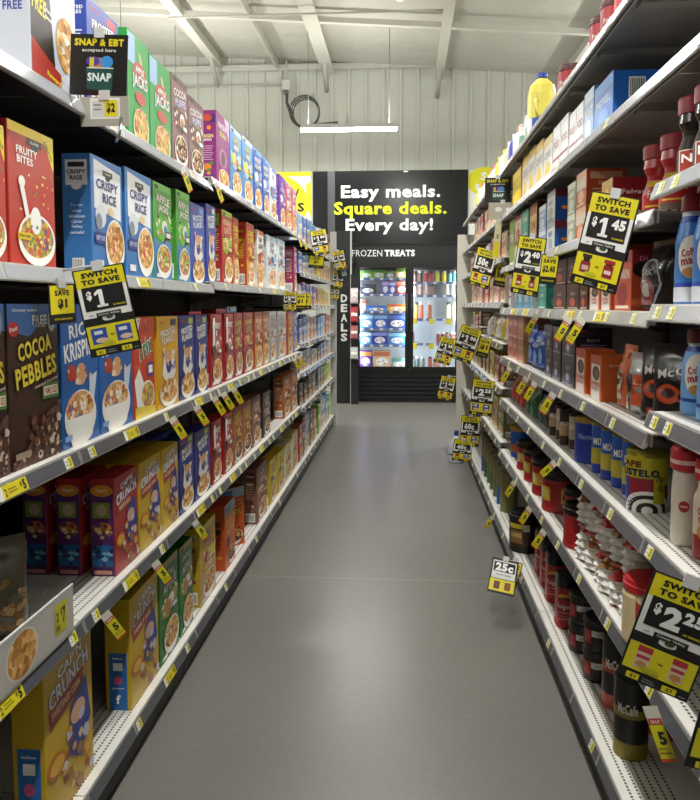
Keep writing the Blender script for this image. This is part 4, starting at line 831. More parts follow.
# top right shelf
wM1 = PLACE['M1']
def pure(x, y, look, s):
    cyl('redcan%.1f' % s, x, y, Z['M1'], look, wM1, 'red coffee canisters on the right top shelf', 'coffee_canister', 'canister',
        [(.048*s, 0, '9A1E28:.35'), (.05*s, .005, None), (.05*s, .125*s, None)], lid(.05*s, .125*s, .024*s, '4A1A1C:.4'), [([('t', 'Folgers', .5, .6, .9, .4, 'D8C8C8'), ('r', 0, .2, 1, .28, 'D8C8C8')], .07*s, .05*s, .05*s, .05*s, A)])
pure(.61, 2.93, 'red coffee canister with dark lid', 1.0); pure(.60, 2.42, 'red coffee canister with dark lid', .9); pure(.60, 2.29, 'red coffee canister with dark lid', .9)
def jughandle():
    b = MB(); b.tube([(-.02, -.045, .17), (-.035, -.066, .16), (-.035, -.07, .12), (-.02, -.055, .09)], .008, 'D8CC5A:.3', 8); return [('handle', b)]
cyl('jug', .60, 3.50, Z['M1'], 'yellow cleaner jug with blue cap', wM1, None, 'cleaner_jug', 'jug',
    [(.056, 0, '2A5AA8:.3'), (.06, .008, None), (.06, .09, 'D8CC5A:.25'), (.06, .2, None), (.052, .235, None), (.028, .262, None), (.02, .268, None)], [(.02, .268, '1E3A9A:.35'), (.024, .27, None), (.023, .29, None), (.018, .294, None)],
    [([('r', 0, 0, 1, 1, 'D8D8E0'), ('r', .3, 0, .62, 1, '2A4A9E')], .09, .08, .06, .008, A)], sq=.8, lidname='cap', extra=jughandle)
for i, (x, y, k) in enumerate(((.59, 2.16, 'B83A3A'), (.59, 2.06, '9A9AA4'), (.59, 3.72, '9AA89A'), (.59, 3.9, '6A9A7A'))):
    std_can('smc%d' % i, ('small red', 'small silver', 'small grey green', 'small mint green')[i]+' spray can', wM1, 'small cans on the right top shelf', x, y, Z['M1'], .03, .15, [(.7, k), (.3, 'D8D8D4')], 'C8C8C4', None, W_, 'spray_can', 'can')
for i, (x, y, k, c, nm) in enumerate(((.60, 4.12, 'D8D8D8:.3', 'C86A3A', 'white'), (.60, 4.3, '3A3E9A:.3', 'D8D8D8', 'indigo'), (.60, 4.5, 'C8C49A:.3', 'D8D8D8', 'cream'), (.60, 4.72, 'E0E0DC:.3', 'D8C82A', 'milk white'), (.60, 4.95, 'D8CC3A:.3', 'C8B82A', 'lemon yellow'), (.60, 5.2, 'D8C8C8:.3', 'B85A6A', 'blush'), (.60, 5.4, 'C8C8D4:.3', 'B83A4A', 'lavender'), (.6, 5.75, 'D8B8B0:.3', 'D8D8D8', 'peach'), (.6, 6.0, 'E0E0DC:.3', 'C83A4A', 'ivory'), (.6, 6.3, 'D8CC5A:.3', 'D8D8D8', 'pale yellow'))):
    cyl('wb'+nm, x, y, 2.03, nm+' cleaning bottle', 'on the right top shelf towards the far end', 'cleaning bottles', 'cleaning_bottle', 'bottle', [(.034, 0, k), (.038, .006, None), (.038, .13, None), (.026, .165, None), (.014, .175, None)], [(.014, .175, c), (.016, .177, None), (.016, .205, None)], lidname='cap', sq=.6)

def bag(n, W, d, H, col, items, x, y, z, rotz, look, where, grp, name='coffee_bag', top=.9, seal=None, lean=0.0, ratio=1.0):
    key = (n, round(W, 2), round(H, 2))
    if key not in CY:
        r = random.Random(len(n)*7); b = MB(); NU, NV = 14, 18
        ph = [r.random()*6 for _ in range(4)]
        def th(u, v):
            a = max(0, 1-abs(2*u-1)**3.2)**.6; t = min(1, v/.06)**.5 if v < .06 else 1
            t *= 1 if v < .55 else max(.03, math.cos((v-.55)/(top-.55)*PI/2)) if v < top else .03
            return d/2*a*t+.0015+.0022*math.sin(u*17+v*9+ph[0])*a*t+.002*math.sin(v*23+u*6+ph[1])*a*t
        def wd(u, v): return W*(u-.5)*(1-.05*math.sin(PI*v)-(.06 if v > top else 0)*1)
        for s in (-1, 1):
            V = [(wd(i/NU, j/NV), s*th(i/NU, j/NV), H*j/NV) for i in range(NU+1) for j in range(NV+1)]
            F = [(i*(NV+1)+j, (i+1)*(NV+1)+j, (i+1)*(NV+1)+j+1, i*(NV+1)+j+1) for i in range(NU) for j in range(NV)]
            if s > 0: F = [f[::-1] for f in F]
            b.add(V, F, col, True)
        for j in range(NV): pass
        mp = lambda u, v, l: (wd(u/W, v/H), -th(min(1, max(0, u/W)), min(1, max(0, v/H)))-.0012-l*.0005, v)
        b.art(items, W, H, mp, 2)
        b.add([(wd(i/NU, j/NV), s*th(i/NU, j/NV), H*j/NV) for s in (-1, 1) for i in range(NU+1) for j in (0,)], [tuple(range(NU+1))+tuple(range(2*NU+1, NU, -1))], col)
        if seal: 
            b.box(-W*.46, W*.46, -.003, .003, H*.965, H*1.0, seal)
        CY[key] = b.build(name, mesh_only=True)
    o = put(name, CY[key], None, (x, y, z+.0008), (lean, 0, rotz)); reg(o, look, where, name.split('_')[-1], grp); return o
R_ = RZ['R']
# fifth shelf bags and boxes
DK = [('r', .1, .5, .45, .8, 'E0DAD0'), ('t', 'DUNKIN', .5, .66, .8, .09, 'C84A6A'), ('e', .5, .42, .26, .12, '3A2418')]
bag('orf', .115, .05, .17, 'C8602E:.3', [('r', .0, .0, .62, .6, 'D8D4CC'), ('e', .32, .5, .26, .13, '3A2A20'), ('t', 'DUNKIN', .32, .26, .5, .1, 'C85A3A'), ('s', 10, .1, .7, .9, .95, .05, ['6A3A1E', 'E08A4A'])], .60, 2.06, Z['M5'], R_, 'orange foil coffee bag', PLACE['M5'], 'orange coffee bags')
bag('orf2', .13, .05, .155, 'A8AAAC:.25:.5', [('r', .34, .0, 1, .66, 'C8501E'), ('r', .45, .5, .9, .58, 'E0C0A8'), ('e', .2, .5, .2, .16, '2A201A'), ('r', .02, .0, .3, .3, 'D8D4CC')], .60, 1.94, Z['M5'], R_+.25, 'silver and orange folded coffee bag', PLACE['M5'], 'orange coffee bags')
for i, (y, rr) in enumerate(((1.83, .62), (1.735, .72))):
    bag('blk', .125, .05, .185, '1C1816:.3', [('t', 'McC', .45, .68, .55, .11, 'D8D4CC', 10), ('e', .42, .42, .24, .12, 'C8481E'), ('e', .42, .43, .14, .06, '3A1A10'), ('e', .68, .4, .1, .07, 'C8481E', 14), ('e', .68, .4, .06, .045, '1C1816', 14), ('r', .3, .08, .62, .18, 'A82A20')], .61, y, Z['M5'], R_+rr, 'glossy black coffee bag with orange cup', PLACE['M5'], 'black coffee bags')
bag('blk2', .13, .07, .15, '16120F:.35', [('r', .1, .2+0, .9, .21, '6A5A50'), ('r', .1, .3, .9, .31, '6A5A50')], .76, 1.70, Z['M5'], R_+1.0, 'plain black coffee bag standing behind', PLACE['M5'], 'black coffee bags')
for i, y in enumerate((3.54, 3.41, 3.275)):
    bag('blueb', .125, .05, .19 if i != 1 else .16, '2A5AC0:.25', [('r', .0, .8, 1, .86, '6A9AE0'), ('t', 'CREAM', .5, .6, .8, .1, 'D8E4F4'), ('e', .5, .3, .34, .18, '88B4E8')], .60, y, Z['M5'], R_, 'shiny blue creamer bag', PLACE['M5'], 'blue bags', 'creamer_bag')
bag('dkb', .15, .09, .165, '241814:.25', [('e', .42, .38, .36, .36, 'B8C4D8', 26), ('e', .42, .38, .32, .33, '2A1A1C', 26), ('e', .42, .26, .26, .18, '9A2A24', 20), ('t', 'DARK', .42, .55, .4, .09, 'D8D4CC'), ('e', .42, .3, .12, .1, 'D8D0C8', 12)], .61, 1.82, Z['M4'], R_+.2, 'dark brown bag with oval red label', PLACE['M4'], None)
for i, y in enumerate((4.02, 3.88, 3.74)):
    bag('redb', .13, .06, .14, '8E2428:.35', [('t', 'COCOA', .5, .6, .8, .12, 'C8A090'), ('e', .5, .3, .26, .18, 'B8483A')], .60, y, Z['M6'], R_, 'dark red cocoa bag', wM6, 'cocoa bags', 'cocoa_bag')
for i, y in enumerate((3.56, 3.42)):
    bag('grnb', .135, .06, .145, '1E5A3A:.35', [('t', 'CAFE', .5, .6, .8, .12, '8AC0A0'), ('e', .5, .3, .26, .18, '3A7A58')], .60, y, Z['M6'], R_, 'dark green coffee bag', wM6, 'green coffee bags')
for y, k, nm in ((3.26, '2A4A4A:.35', 'slate'), (3.14, '2E201A:.35', 'brown')):
    bag('bb'+nm, .11, .05, .12, k, [('r', .1, .5, .9, .7, 'A89A88')], .60, y, Z['M6'], R_, nm+' drink powder bag', wM6, 'drink powder bags', 'powder_bag')

# wrapped pouches heaped on the seventh shelf
P3 = [(.572+.005*(i % 3), 2.35-.09*i) for i in range(6)]+[(.665+.004*(i % 2), 2.32-.09*i) for i in range(5)]
for k, (x, y) in enumerate(P3):
    wrapbag(x, y, Z['M7'], 'white pouch with foil collar, lower row,', 1.05, k % 2)
    wrapbag(x+.003, y+.006, Z['M7']+.1135, 'white pouch with foil collar, upper row,', 1.05, (k+1) % 2)
# ---------------------------------------------------------------- cartons on the shelves (name, shelf, near edge, far edge, height)
LEFT = [('prize', 'S1', 1.59, 1.82, 0.31), ('frostblue', 'S1', 1.882, 2.096, 0.295), ('applejacks', 'S1', 2.159, 2.344, 0.312), ('applejacks', 'S1', 2.348, 2.562, 0.304), ('cocopuff', 'S1', 2.573, 2.763, 0.308), ('cocopuff', 'S1', 2.77, 2.982, 0.292), ('purpleraisin', 'S1', 3.177, 3.419, 0.313), ('skyloop', 'S1', 3.429, 3.676, 0.309), ('skyloop', 'S1', 3.688, 3.948, 0.32), ('royal', 'S1', 3.961, 4.201, 0.32), ('royal', 'S1', 4.216, 4.422, 0.32), ('kids', 'S1', 4.438, 4.666, 0.308), ('violetbar', 'S1', 4.78, 5.023, 0.32), ('pinkberry', 'S1', 5.044, 5.292, 0.32), ('pinkberry', 'S1', 5.316, 5.618, 0.32), ('fruity', 'S2', 1.309, 1.475, 0.272), ('fruity', 'S2', 1.479, 1.687, 0.291), ('crispy', 'S2', 1.882, 2.1, 0.3), ('crispy', 'S2', 2.119, 2.348, 0.307), ('greenapple', 'S2', 2.358, 2.55, 0.307), ('greenapple', 'S2', 2.602, 2.77, 0.315), ('bluesquare', 'S2', 2.776, 2.975, 0.301), ('frostwhite', 'S2', 2.998, 3.152, 0.308), ('redoat', 'S2', 3.257, 3.459, 0.315), ('orangestar', 'S2', 3.469, 3.586, 0.313), ('orangestar', 'S2', 3.77, 3.961, 0.315), ('orangewhite', 'S2', 4.043, 4.231, 0.314), ('whitegrain', 'S2', 4.324, 4.666, 0.307), ('whitegrain', 'S2', 4.685, 4.981, 0.315), ('magenta', 'S2', 5.389, 5.755, 0.315), ('cocoa', 'S3', 1.279, 1.452, 0.335), ('cocoa', 'S3', 1.456, 1.682, 0.335), ('ricek', 'S3', 1.692, 1.907, 0.335), ('ricek', 'S3', 1.912, 2.151, 0.335), ('trix', 'S3', 2.159, 2.348, 0.305), ('corngold', 'S3', 2.373, 2.602, 0.305), ('navyflake', 'S3', 2.608, 2.81, 0.305), ('navyflake', 'S3', 2.817, 2.998, 0.305), ('redberry', 'S3', 3.045, 3.239, 0.305), ('redberry', 'S3', 3.284, 3.459, 0.305), ('redcocoa', 'S3', 3.469, 3.653, 0.305), ('redcocoa', 'S3', 3.676, 3.908, 0.305), ('amber', 'S3', 3.961, 4.171, 0.305), ('amber', 'S3', 4.186, 4.373, 0.305), ('greybran', 'S3', 4.389, 4.63, 0.305), ('greybran', 'S3', 4.666, 5.023, 0.305), ('orangestar', 'S3', 5.088, 5.316, 0.305), ('bluemix', 'S3', 5.34, 5.755, 0.305), ('capred', 'S4', 1.987, 2.175, 0.27), ('capyellow', 'S4', 2.18, 2.392, 0.267), ('capyellow', 'S4', 2.397, 2.579, 0.27), ('navyflake', 'S4', 2.59, 2.776, 0.268), ('navyflake', 'S4', 2.783, 3.021, 0.264), ('redberry', 'S4', 3.045, 3.204, 0.262), ('redberry', 'S4', 3.248, 3.419, 0.262), ('peanutamber', 'S4', 3.429, 3.619, 0.262), ('peanutamber', 'S4', 3.631, 3.844, 0.262), ('brownsquare', 'S4', 3.87, 4.099, 0.262), ('darkbran', 'S4', 4.171, 4.405, 0.25), ('orangecube', 'S4', 4.898, 5.199, 0.27), ('orangecube', 'S4', 5.222, 5.54, 0.27), ('magenta', 'S4', 5.566, 5.811, 0.262), ('capyellow', 'S5', 1.56, 1.82, 0.3), ('capbag', 'S5', 2.081, 2.339, 0.325), ('greenbag', 'S5', 2.348, 2.556, 0.325), ('greenbag', 'S5', 2.573, 2.737, 0.323), ('popyellow', 'S5', 2.837, 3.085, 0.312), ('peanutorange', 'S5', 3.248, 3.449, 0.292), ('brownsquare', 'S5', 3.974, 4.277, 0.298), ('yellowoat', 'S5', 4.356, 4.594, 0.262), ('yellowoat', 'S5', 4.63, 4.919, 0.25), ('creamoat', 'S5', 4.96, 5.222, 0.251), ('creamoat', 'S5', 5.269, 5.592, 0.265), ('bluemix', 'S5', 5.672, 5.811, 0.25)]
RIGHT = [('bluepods', 'M2', 2.137, 2.341, 0.15, 0), ('paleblue', 'M2', 2.348, 2.473, 0.17, 0), ('whitebox', 'M2', 2.48, 2.685, 0.161, 0), ('whitebox', 'M2', 2.701, 2.977, 0.179, 0), ('whiteyellow', 'M2', 2.987, 3.171, 0.175, 0), ('whiteyellow', 'M2', 3.183, 3.367, 0.195, 0), ('whiteyellow', 'M2', 3.38, 3.56, 0.208, 0), ('whiteyellow', 'M2', 3.575, 3.728, 0.225, 0), ('yellowbox', 'M2', 3.777, 4.059, 0.19, 0), ('greenbag2', 'M3', 3.966, 4.258, 0.248, 0), ('whitered', 'M3', 3.744, 3.948, 0.265, 1), ('tealbox', 'M3', 3.531, 3.728, 0.252, 1), ('maroonbox', 'M3', 3.316, 3.489, 0.237, 0), ('paleblue', 'M3', 3.093, 3.254, 0.203, 1), ('bluemaroon', 'M3', 2.917, 3.071, 0.235, 1), ('greytea', 'M3', 2.567, 2.693, 0.208, 1), ('orangetea', 'M3', 2.419, 2.559, 0.22, 1), ('redpods', 'M3', 2.117, 2.234, 0.143, 0), ('whitebox', 'M4', 4.059, 4.388, 0.209, 0), ('tealwhite', 'M4', 3.744, 3.913, 0.15, 0), ('tealwhite', 'M4', 3.56, 3.728, 0.153, 0), ('tealwhite', 'M4', 3.394, 3.531, 0.151, 0), ('tealbox', 'M4', 3.06, 3.254, 0.27, 1), ('brownpods', 'M4', 2.685, 2.917, 0.221, 1), ('brownpods', 'M4', 2.487, 2.676, 0.212, 1), ('brownpods', 'M4', 2.373, 2.48, 0.206, 1), ('donutbox', 'M4', 2.223, 2.354, 0.199, 1), ('donutbox', 'M4', 2.107, 2.218, 0.195, 1), ('orangered', 'M4', 1.924, 2.077, 0.15, 0), ('pinkbox', 'M5', 3.81, 4.176, 0.226, 1), ('goldpink', 'M5', 3.619, 3.793, 0.219, 1), ('darkpods', 'M5', 2.917, 3.06, 0.2, 1), ('darkpods', 'M5', 2.752, 2.908, 0.197, 1), ('darkpods', 'M5', 2.53, 2.735, 0.2, 1), ('donutbox', 'M5', 2.379, 2.515, 0.137, 0), ('donutbox', 'M5', 2.19, 2.317, 0.129, 0)]

for k, r, y0, y1, h in LEFT:
    if y0 > 5.4: continue
    y1 = min(y1, 5.53)
    if (k, r) == ('capyellow', 'S5') and y0 < 1.7: h = .375
    place_box(k, r, y0, y1, h, d=.075 if r != 'S4' else .068)
for k, r, y0, y1, h, two in RIGHT:
    y1 = min(y1, 4.15)
    if y1-y0 < .06: continue
    nxt = {'M2': .25, 'M3': .28, 'M4': .215, 'M5': .26}[r]; h = min(h, nxt-.038); W = y1-y0; d = .12; nm = 'coffee_box' if k not in ('greentea', 'greytea', 'orangetea', 'whitered') else 'tea_box'
    if k in ('pinkbox', 'goldpink', 'whitebox', 'tealwhite') and W > .19:     # two packs side by side
        segs = [(y0, (y0+y1)/2), ((y0+y1)/2, y1)]
    else: segs = [(y0, y1)]
    for a, c in segs:
        if two:
            place_box(k, r, a, c, h/2-.001, d, name=nm, pre='lower '); place_box(k, r, a, c, h/2-.001, d, dz=h/2, name=nm, pre='upper ')
        else: place_box(k, r, a, c, h, d if k != 'donutbox' else .09, name=nm)
# second rows seen behind the first ones
for k, (y0, y1) in enumerate(((1.985, 2.175),)):
    place_box('capred', 'S4', y0, y1, .27, .068, .095, pre='set back '); place_box('capred', 'S4', y0, y1, .27, .068, .19, pre='rearmost ')
for y0, y1 in ((2.18, 2.39), (2.397, 2.579)): place_box('capyellow', 'S4', y0, y1, .27, .068, .075, pre='set back ')
place_box('capyellow', 'S4', 2.18, 2.39, .27, .068, .15, pre='rearmost ')
place_box('bluesquare', 'S4', 2.60, 2.80, .27, .068, .10, pre='set back ')
place_box('redberry', 'S3', 3.05, 3.24, .31, .07, .09, pre='set back '); place_box('redcocoa', 'S3', 3.5, 3.7, .32, .07, .09, pre='set back ')
place_box('skyloop', 'S3', 3.72, 3.93, .33, .07, .09, pre='set back '); place_box('ricek', 'S3', 1.99, 2.14, .355, .07, .085, pre='set back ')
place_box('bluepods', 'M2', 1.95, 2.06, .15, .12, .16, name='coffee_box', pre='set back ')
place_box('orangetea', 'M3', 2.26, 2.37, .11, .12, 0.0, name='tea_box', pre='lower '); 
o = place_box('peanutorange', 'S5', 3.50, 3.70, .29, .07, -.0, rot=-.62, pre='skewed ')
o.location.x -= .05
place_box('darkpods', 'M6', 4.0, 4.12, .1, .1, .12, name='coffee_box', pre='low ')

# goods further down the run, on the last bays of each side
def generic(n, look, c, b, t, tc, food='flakes'):
    oblong(n, look, c, t, None, tc, b, food)
G = [('g1', 'blue toaster pastry box', '3A62B0', 'C8D4E8', 'TARTS', W_), ('g2', 'white snack bar box', 'C8CCD0', '5A84B8', 'BARS', '3A4A8A'), ('g3', 'pale blue snack box', '88A8D0', 'E0E4E8', 'OATS', W_), ('g4', 'orange snack box', 'B8602E', 'E0B050', 'CHEWY', W_),
     ('g5', 'purple snack bar box', '6A4A9A', 'C8B0D8', 'BARS', W_), ('g6', 'beige granola box', 'B09468', 'D8C8A0', 'NUT', '4A3424'), ('g7', 'red snack box', 'A83A34', 'D8A08A', 'BITES', W_), ('g8', 'green oat bar box', '6A9A3A', 'C8D890', 'OATS', W_),
     ('g9', 'grey oatmeal box', '84868E', 'B8BCC4', 'GRITS', W_), ('g10', 'yellow oatmeal box', 'C8B43A', 'E0D890', 'CORN', '4A3A1A'), ('g11', 'black snack box', '26242A', '6A6A72', 'DARK', W_), ('g12', 'sky blue crisp box', '4A98C8', 'D0E4F0', 'RICE', W_), ('g13', 'brown cocoa box', '5A3A2C', 'A87A5A', 'COCOA', W_)]
for g in G: generic(g[0], g[1], g[2], g[3], g[4], g[5])
FAR = {1.775: ('g3', 'g1', 'g1', 'g12', 'g1', 'g2', 'g3', 'g4', 'g7', 'g4'), 1.54: ('g1', 'g1', 'g12', 'g2', 'g3', 'g10', 'g6', 'g6', 'g6', 'g6'), 1.295: ('g2', 'g5', 'g1', 'g3', 'g5', 'g6', 'g10', 'g6', 'g10', 'g10'),
       1.015: ('g1', 'g1', 'g3', 'g4', 'g7', 'g12', 'g12', 'g2', 'g7', 'g4'), .795: ('g9', 'g9', 'g2', 'g9', 'g2', 'g11', 'g1', 'g9', 'g9', 'g2'), .53: ('g11', 'g11', 'g13', 'g9', 'g9', 'g9', 'g8', 'g8', 'g10', 'g8'), .12: ('g7', 'g13', 'g2', 'g11', 'g4', 'g8', 'g2', 'g2', 'g12', 'g8')}
FN = dict((z, n) for n, z in FLZ)
for z, ks in FAR.items():
    y = 5.62; z2 = ([q for q in (3.0, 1.775, 1.54, 1.295, 1.015, .795, .53, .12) if q > z] or [2.1])[-1]
    hm = min(.30, z2-z-.065)
    if z == 1.775: hm = .24
    for i, k in enumerate(ks):
        w0 = .16+.09*rnd.random(); 
        if y+w0 > 8.05: break
        if y < 6.85 < y+w0: y = 6.86
        place_box(k, 'S1', y, y+w0, round(hm*(.8+.2*rnd.random()), 2), .07, where='on the far left %s shelf' % FN[z], side='L', z=z); y += w0+.012+.04*rnd.random()
G2 = [('h1', 'red and white pantry box', 'A83238', 'D8D0C8', 'MIX', W_), ('h2', 'cream pantry box', 'C8BCA4', 'B84A4A', 'FLOUR', '8A2A2A'), ('h3', 'blue and white pantry box', '3A6AB0', 'D8DCE4', 'SUGAR', W_), ('h4', 'yellow pantry box', 'C8B42E', 'E0D890', 'CORN', '6A2A1A'), ('h5', 'pink pantry box', 'C88A94', 'E8D0D4', 'CAKE', '8A2A44'), ('h6', 'olive pantry box', '6A7040', 'A8B060', 'RICE', W_), ('h7', 'brown pantry box', '6A4430', 'B08A60', 'FUDGE', W_)]
for g in G2: generic(*g)
F2 = {1.785: 'h3 h2 h1 h5 h2 h1 h5 h2', 1.56: 'h2 h1 h1 h5 h3 h1 h1 h2', 1.315: 'h2 h5 h2 h1 h5 h2 h1 h2', 1.09: 'h7 h1 h4', .845: 'h7 h1 h4 h6 h1 h7 h4 h2', .55: 'h6 h4 h2 h6 h1 h3 h4 h4'}
FN2 = dict((z, n) for n, z in FRZ)
for z, ks in F2.items():
    y = 4.28 if z != 1.09 else 5.62; z2 = min(q for q in (2.03, 1.785, 1.56, 1.315, 1.09, .845) if q > z) if z < 2 else 2.2
    for k in ks.split():
        w0 = .15+.1*rnd.random(); 
        if y+w0 > 6.85: break
        if y < 5.55 < y+w0: y = 5.56
        place_box(k, 'M1', y, y+w0, round((z2-z-.06)*(.78+.2*rnd.random()), 3), .08, name='pantry_box', where='on the far right %s shelf' % FN2[z], side='R', z=z); y += w0+.02+.05*rnd.random()
# crumpled white and yellow bags on two of the far right shelves
for i, (y, k, nm, a) in enumerate(((4.36, 'D0CEC8:.25', 'silver white', .1), (4.56, 'C8B02E:.3', 'golden yellow', -.3), (4.75, 'D8D6D0:.3', 'cream white', .35), (4.95, 'C0A030:.3', 'amber yellow', 0), (5.14, 'B8B8B4:.2', 'grey foil', .3), (5.34, 'D8D4C8:.3', 'off white', -.2))):
    bag('fb'+nm[:3], .15, .08, .16, k, [('p', [(.1, .4), (.6, .7), (.9, .6), (.5, .3)], 'C8A82A' if i % 2 == 0 else 'E0D8C0'), ('s', 10, .15, .2, .85, .8, .06, ['8A5A3A', 'E8E0D0', '3A3A8A', k])], .61, y, 1.09, R_+a, nm+' crinkled pantry bag', 'on the far right fifth shelf', 'crinkled pantry bags', 'pantry_bag', lean=-.12)

# clear bag of cereal at the near end of the left fourth shelf
bag('clr', .18, .10, .22, '6A6250:.25', [('e', .25, .42, .2, .12, '2A2A6A', 18), ('s', 24, .5, .1, .9, .6, .06, ['B08850', '8A6430', 'C8A878', '6A6250']), ('r', .1, .8, .5, .9, 'A8A8A8')], -.93, 1.60, Z['S4'], RZ['L']-.75, 'puffy clear bag of cereal with blue oval label', 'on the left fourth shelf', None, 'cereal_bag')
bag('clr2', .18, .09, .22, '6A6250:.25', [('e', .3, .5, .2, .12, '2A2A6A', 18)], -.95, 1.40, Z['S4'], RZ['L']-.4, 'second puffy bag of cereal nearest the camera', 'on the left fourth shelf', None, 'cereal_bag')

# ---------------------------------------------------------------- signs and tags
def card(b, W, H, items, k='161616', th=.0012):
    b.box(-W/2, W/2, 0, th, -H, 0, k)
    b.art(items, W, H, lambda u, v, l: (-W/2+u, -l*.00012, -H+v)); return b
YL = 'DCCE1E'
def pic(cx, kind):
    if kind == 'jar': return [('r', cx-.1, .14, cx+.1, .27, '8E1E28'), ('r', cx-.07, .27, cx+.07, .29, '5A141C'), ('r', cx-.11, .29, cx+.11, .33, 'A02430'), ('r', cx-.07, .18, cx+.07, .22, 'D8C8C0')]
    if kind == 'dark': return [('r', cx-.11, .14, cx+.1, .26, '8E2A2E'), ('r', cx-.07, .26, cx+.07, .3, '2A1A20'), ('r', cx-.1, .3, cx+.1, .34, '2E2030'), ('r', cx-.07, .17, cx+.07, .22, 'C8A8A0')]
    if kind == 'cream': return [('r', cx-.1, .13, cx+.1, .28, 'D8C0A8'), ('r', cx-.09, .22, cx+.09, .25, 'B03038'), ('r', cx-.1, .28, cx+.1, .335, 'B03038'), ('e', cx, .17, .08, .03, 'C08A4A')]
    return [('r', cx-.16, .14, cx+.14, .32, '2A4A9E'), ('r', cx-.1, .25, cx+.06, .29, 'D8DCE8'), ('e', cx+.02, .18, .12, .03, 'D8B8A0')]
def switch_items(pr, cents, kinds):
    it = [('r', .03, .6, .97, .985, YL), ('r', .03, .44, .97, .78, 'E8E8E4'), ('r', .38, .41, .62, .44, 'E8E8E4'), ('e', .5, .41, .12, .022, 'E8E8E4'),
          ('t', 'SWITCH', .5, .925, .74, .06, '161616', 0, .05), ('t', 'TO SAVE', .5, .845, .76, .06, '161616', 0, .05), ('r', .1, .52, .9, .79, '161616')]
    if pr: it += [('t', '$', .22, .69, .1, .11, 'F0F0EC', 0, .05)]
    it += [('t', pr or cents, .44, .65, .26 if pr and len(pr) == 1 else .5, .2, 'F0F0EC', 0, .06)]
    if pr and cents: it += [('t', cents, .72, .7, .28, .11, 'F0F0EC', 0, .06)]
    it += [('t', 'NO REWARDS', .76, .555, .24, .02, YL), ('r', .28, .44, .76, .49, '222220'), ('t', 'Clover Valley', .52, .465, .42, .03, 'C8C8C0'), ('e', .52, .43, .07, .02, '3A4A2A'), ('t', 'with', .18, .47, .1, .015, '444444'),
          ('r', .03, .1, .97, .35, YL)]+pic(.26, kinds[0])+pic(.74, kinds[1])+[('t', 'vs', .5, .23, .08, .02, '222222'), ('e', .4, .14, .13, .025, 'B8B81E'), ('r', .12, .02, .3, .075, YL), ('t', '$1', .21, .047, .12, .035, '161616'), ('r', .62, .02, .82, .075, YL), ('t', '$3', .72, .047, .12, .035, '161616'),
          ('r', .34, .03, .52, .04, '888888'), ('r', .34, .055, .5, .062, '888888'), ('r', .86, .03, .95, .04, '888888')]
    return it
def sale_items(tx, top='SAVE'):
    return [('r', .05, .25, .95, .97, YL), ('e', .5, .93, .2, .03, '3A4A1E'), ('t', top, .5, .78, .7, .14, '161616', 0, .05), ('t', tx, .5, .5, .7, .26, '161616', 0, .06), ('t', 'WITH REWARDS', .5, .12, .7, .05, YL)]
def sign(name, W, H, items, x, y, z, roll, yaw, pitch, label, grp=None, cat='sign', k='161616', arm=None):
    """hung by its top edge; roll tilts it in its own plane"""
    t = empty(name, (x, y, z)); t.rotation_euler = (Matrix.Rotation(yaw, 3, 'Z') @ Matrix.Rotation(pitch, 3, 'X') @ Matrix.Rotation(roll, 3, 'Y')).to_euler()
    tag(t, label, cat, grp)
    b = MB(); card(b, W, H, items, k); b.build('card', t)
    b = MB(); b.box(-.012, .012, -.003, .004, -.008, .014, 'C8C8C8:.2'); b.build('clip', t)
    if arm: q = t.rotation_euler.to_matrix().transposed() @ Vector(arm if isinstance(arm, tuple) else (arm, 0, 0)); b = MB(); b.tube([(0, .003, .004), tuple(q)], .003, 'C8C8C8:.2', 6); b.build('hanging_arm', t)
    return t
SG = 'switch to save price signs'
d2 = math.radians
sign('switch_sign', .108, .190, switch_items('1', None, ('box', 'box')), -.660, 1.60, 1.382, d2(-11), d2(20), 0, 'large tilted switch to save sign reading 1 dollar, left shelf', SG, arm=(-.09, .03, -.006))
sign('save_sign', .085, .085, sale_items('$1'), -.741, 1.60, 1.345, d2(-3), d2(76), 0, 'small yellow save 1 dollar sign beside the large left sign', 'small save signs')
sign('switch_sign', .125, .213, switch_items('1', '45', ('dark', 'jar')), .466, 1.75, 1.545, d2(15), d2(-46), 0, 'large tilted switch to save sign reading 1.45, right side', SG)
sign('save_sign', .058, .09, sale_items('$1.45'), .492, 1.80, 1.492, d2(8), d2(-25), 0, 'small yellow save 1.45 sign beside the large right sign', 'small save signs')
sign('switch_sign', .125, .213, switch_items('2', '40', ('jar', 'dark')), .462, 2.83, 1.548, d2(10), d2(-46), 0, 'switch to save sign reading 2.40 under the tea boxes', SG)
sign('save_sign', .058, .10, sale_items('$2.40'), .488, 2.62, 1.47, d2(6), d2(-18), 0, 'small yellow save 2.40 sign behind the 2.40 sign', 'small save signs')
sign('switch_sign', .112, .186, switch_items('2', '25', ('cream', 'cream')), .450, 1.20, .864, d2(17), d2(-14), 0, 'large switch to save sign reading 2.25 at lower right', SG)
sign('switch_sign', .10, .16, switch_items('3', '10', ('cream', 'cream')), .458, 1.0, .835, d2(14), d2(4), 0, 'switch to save sign cut by the right edge of the view', SG)
sign('switch_sign', .13, .215, switch_items(None, '50c', ('jar', 'box')), .455, 4.28, 1.61, d2(16), d2(-36), 0, 'far switch to save sign reading 50 cents on the right', SG)
sign('save_sign', .08, .13, sale_items('50c'), .55, 4.32, 1.53, d2(10), 0, 0, 'small yellow save 50 cents sign beside the 50 cents sign', 'small save signs')
sign('switch_sign', .125, .21, switch_items('1', '00', ('box', 'jar')), .395, 4.5, 1.17, d2(20), 0, 0, 'far switch to save sign reading 1.00 at mid height', SG, arm=.13)
sign('save_sign', .07, .12, sale_items('$1'), .48, 4.53, 1.11, d2(14), 0, 0, 'small yellow save sign beside the 1.00 sign', 'small save signs')
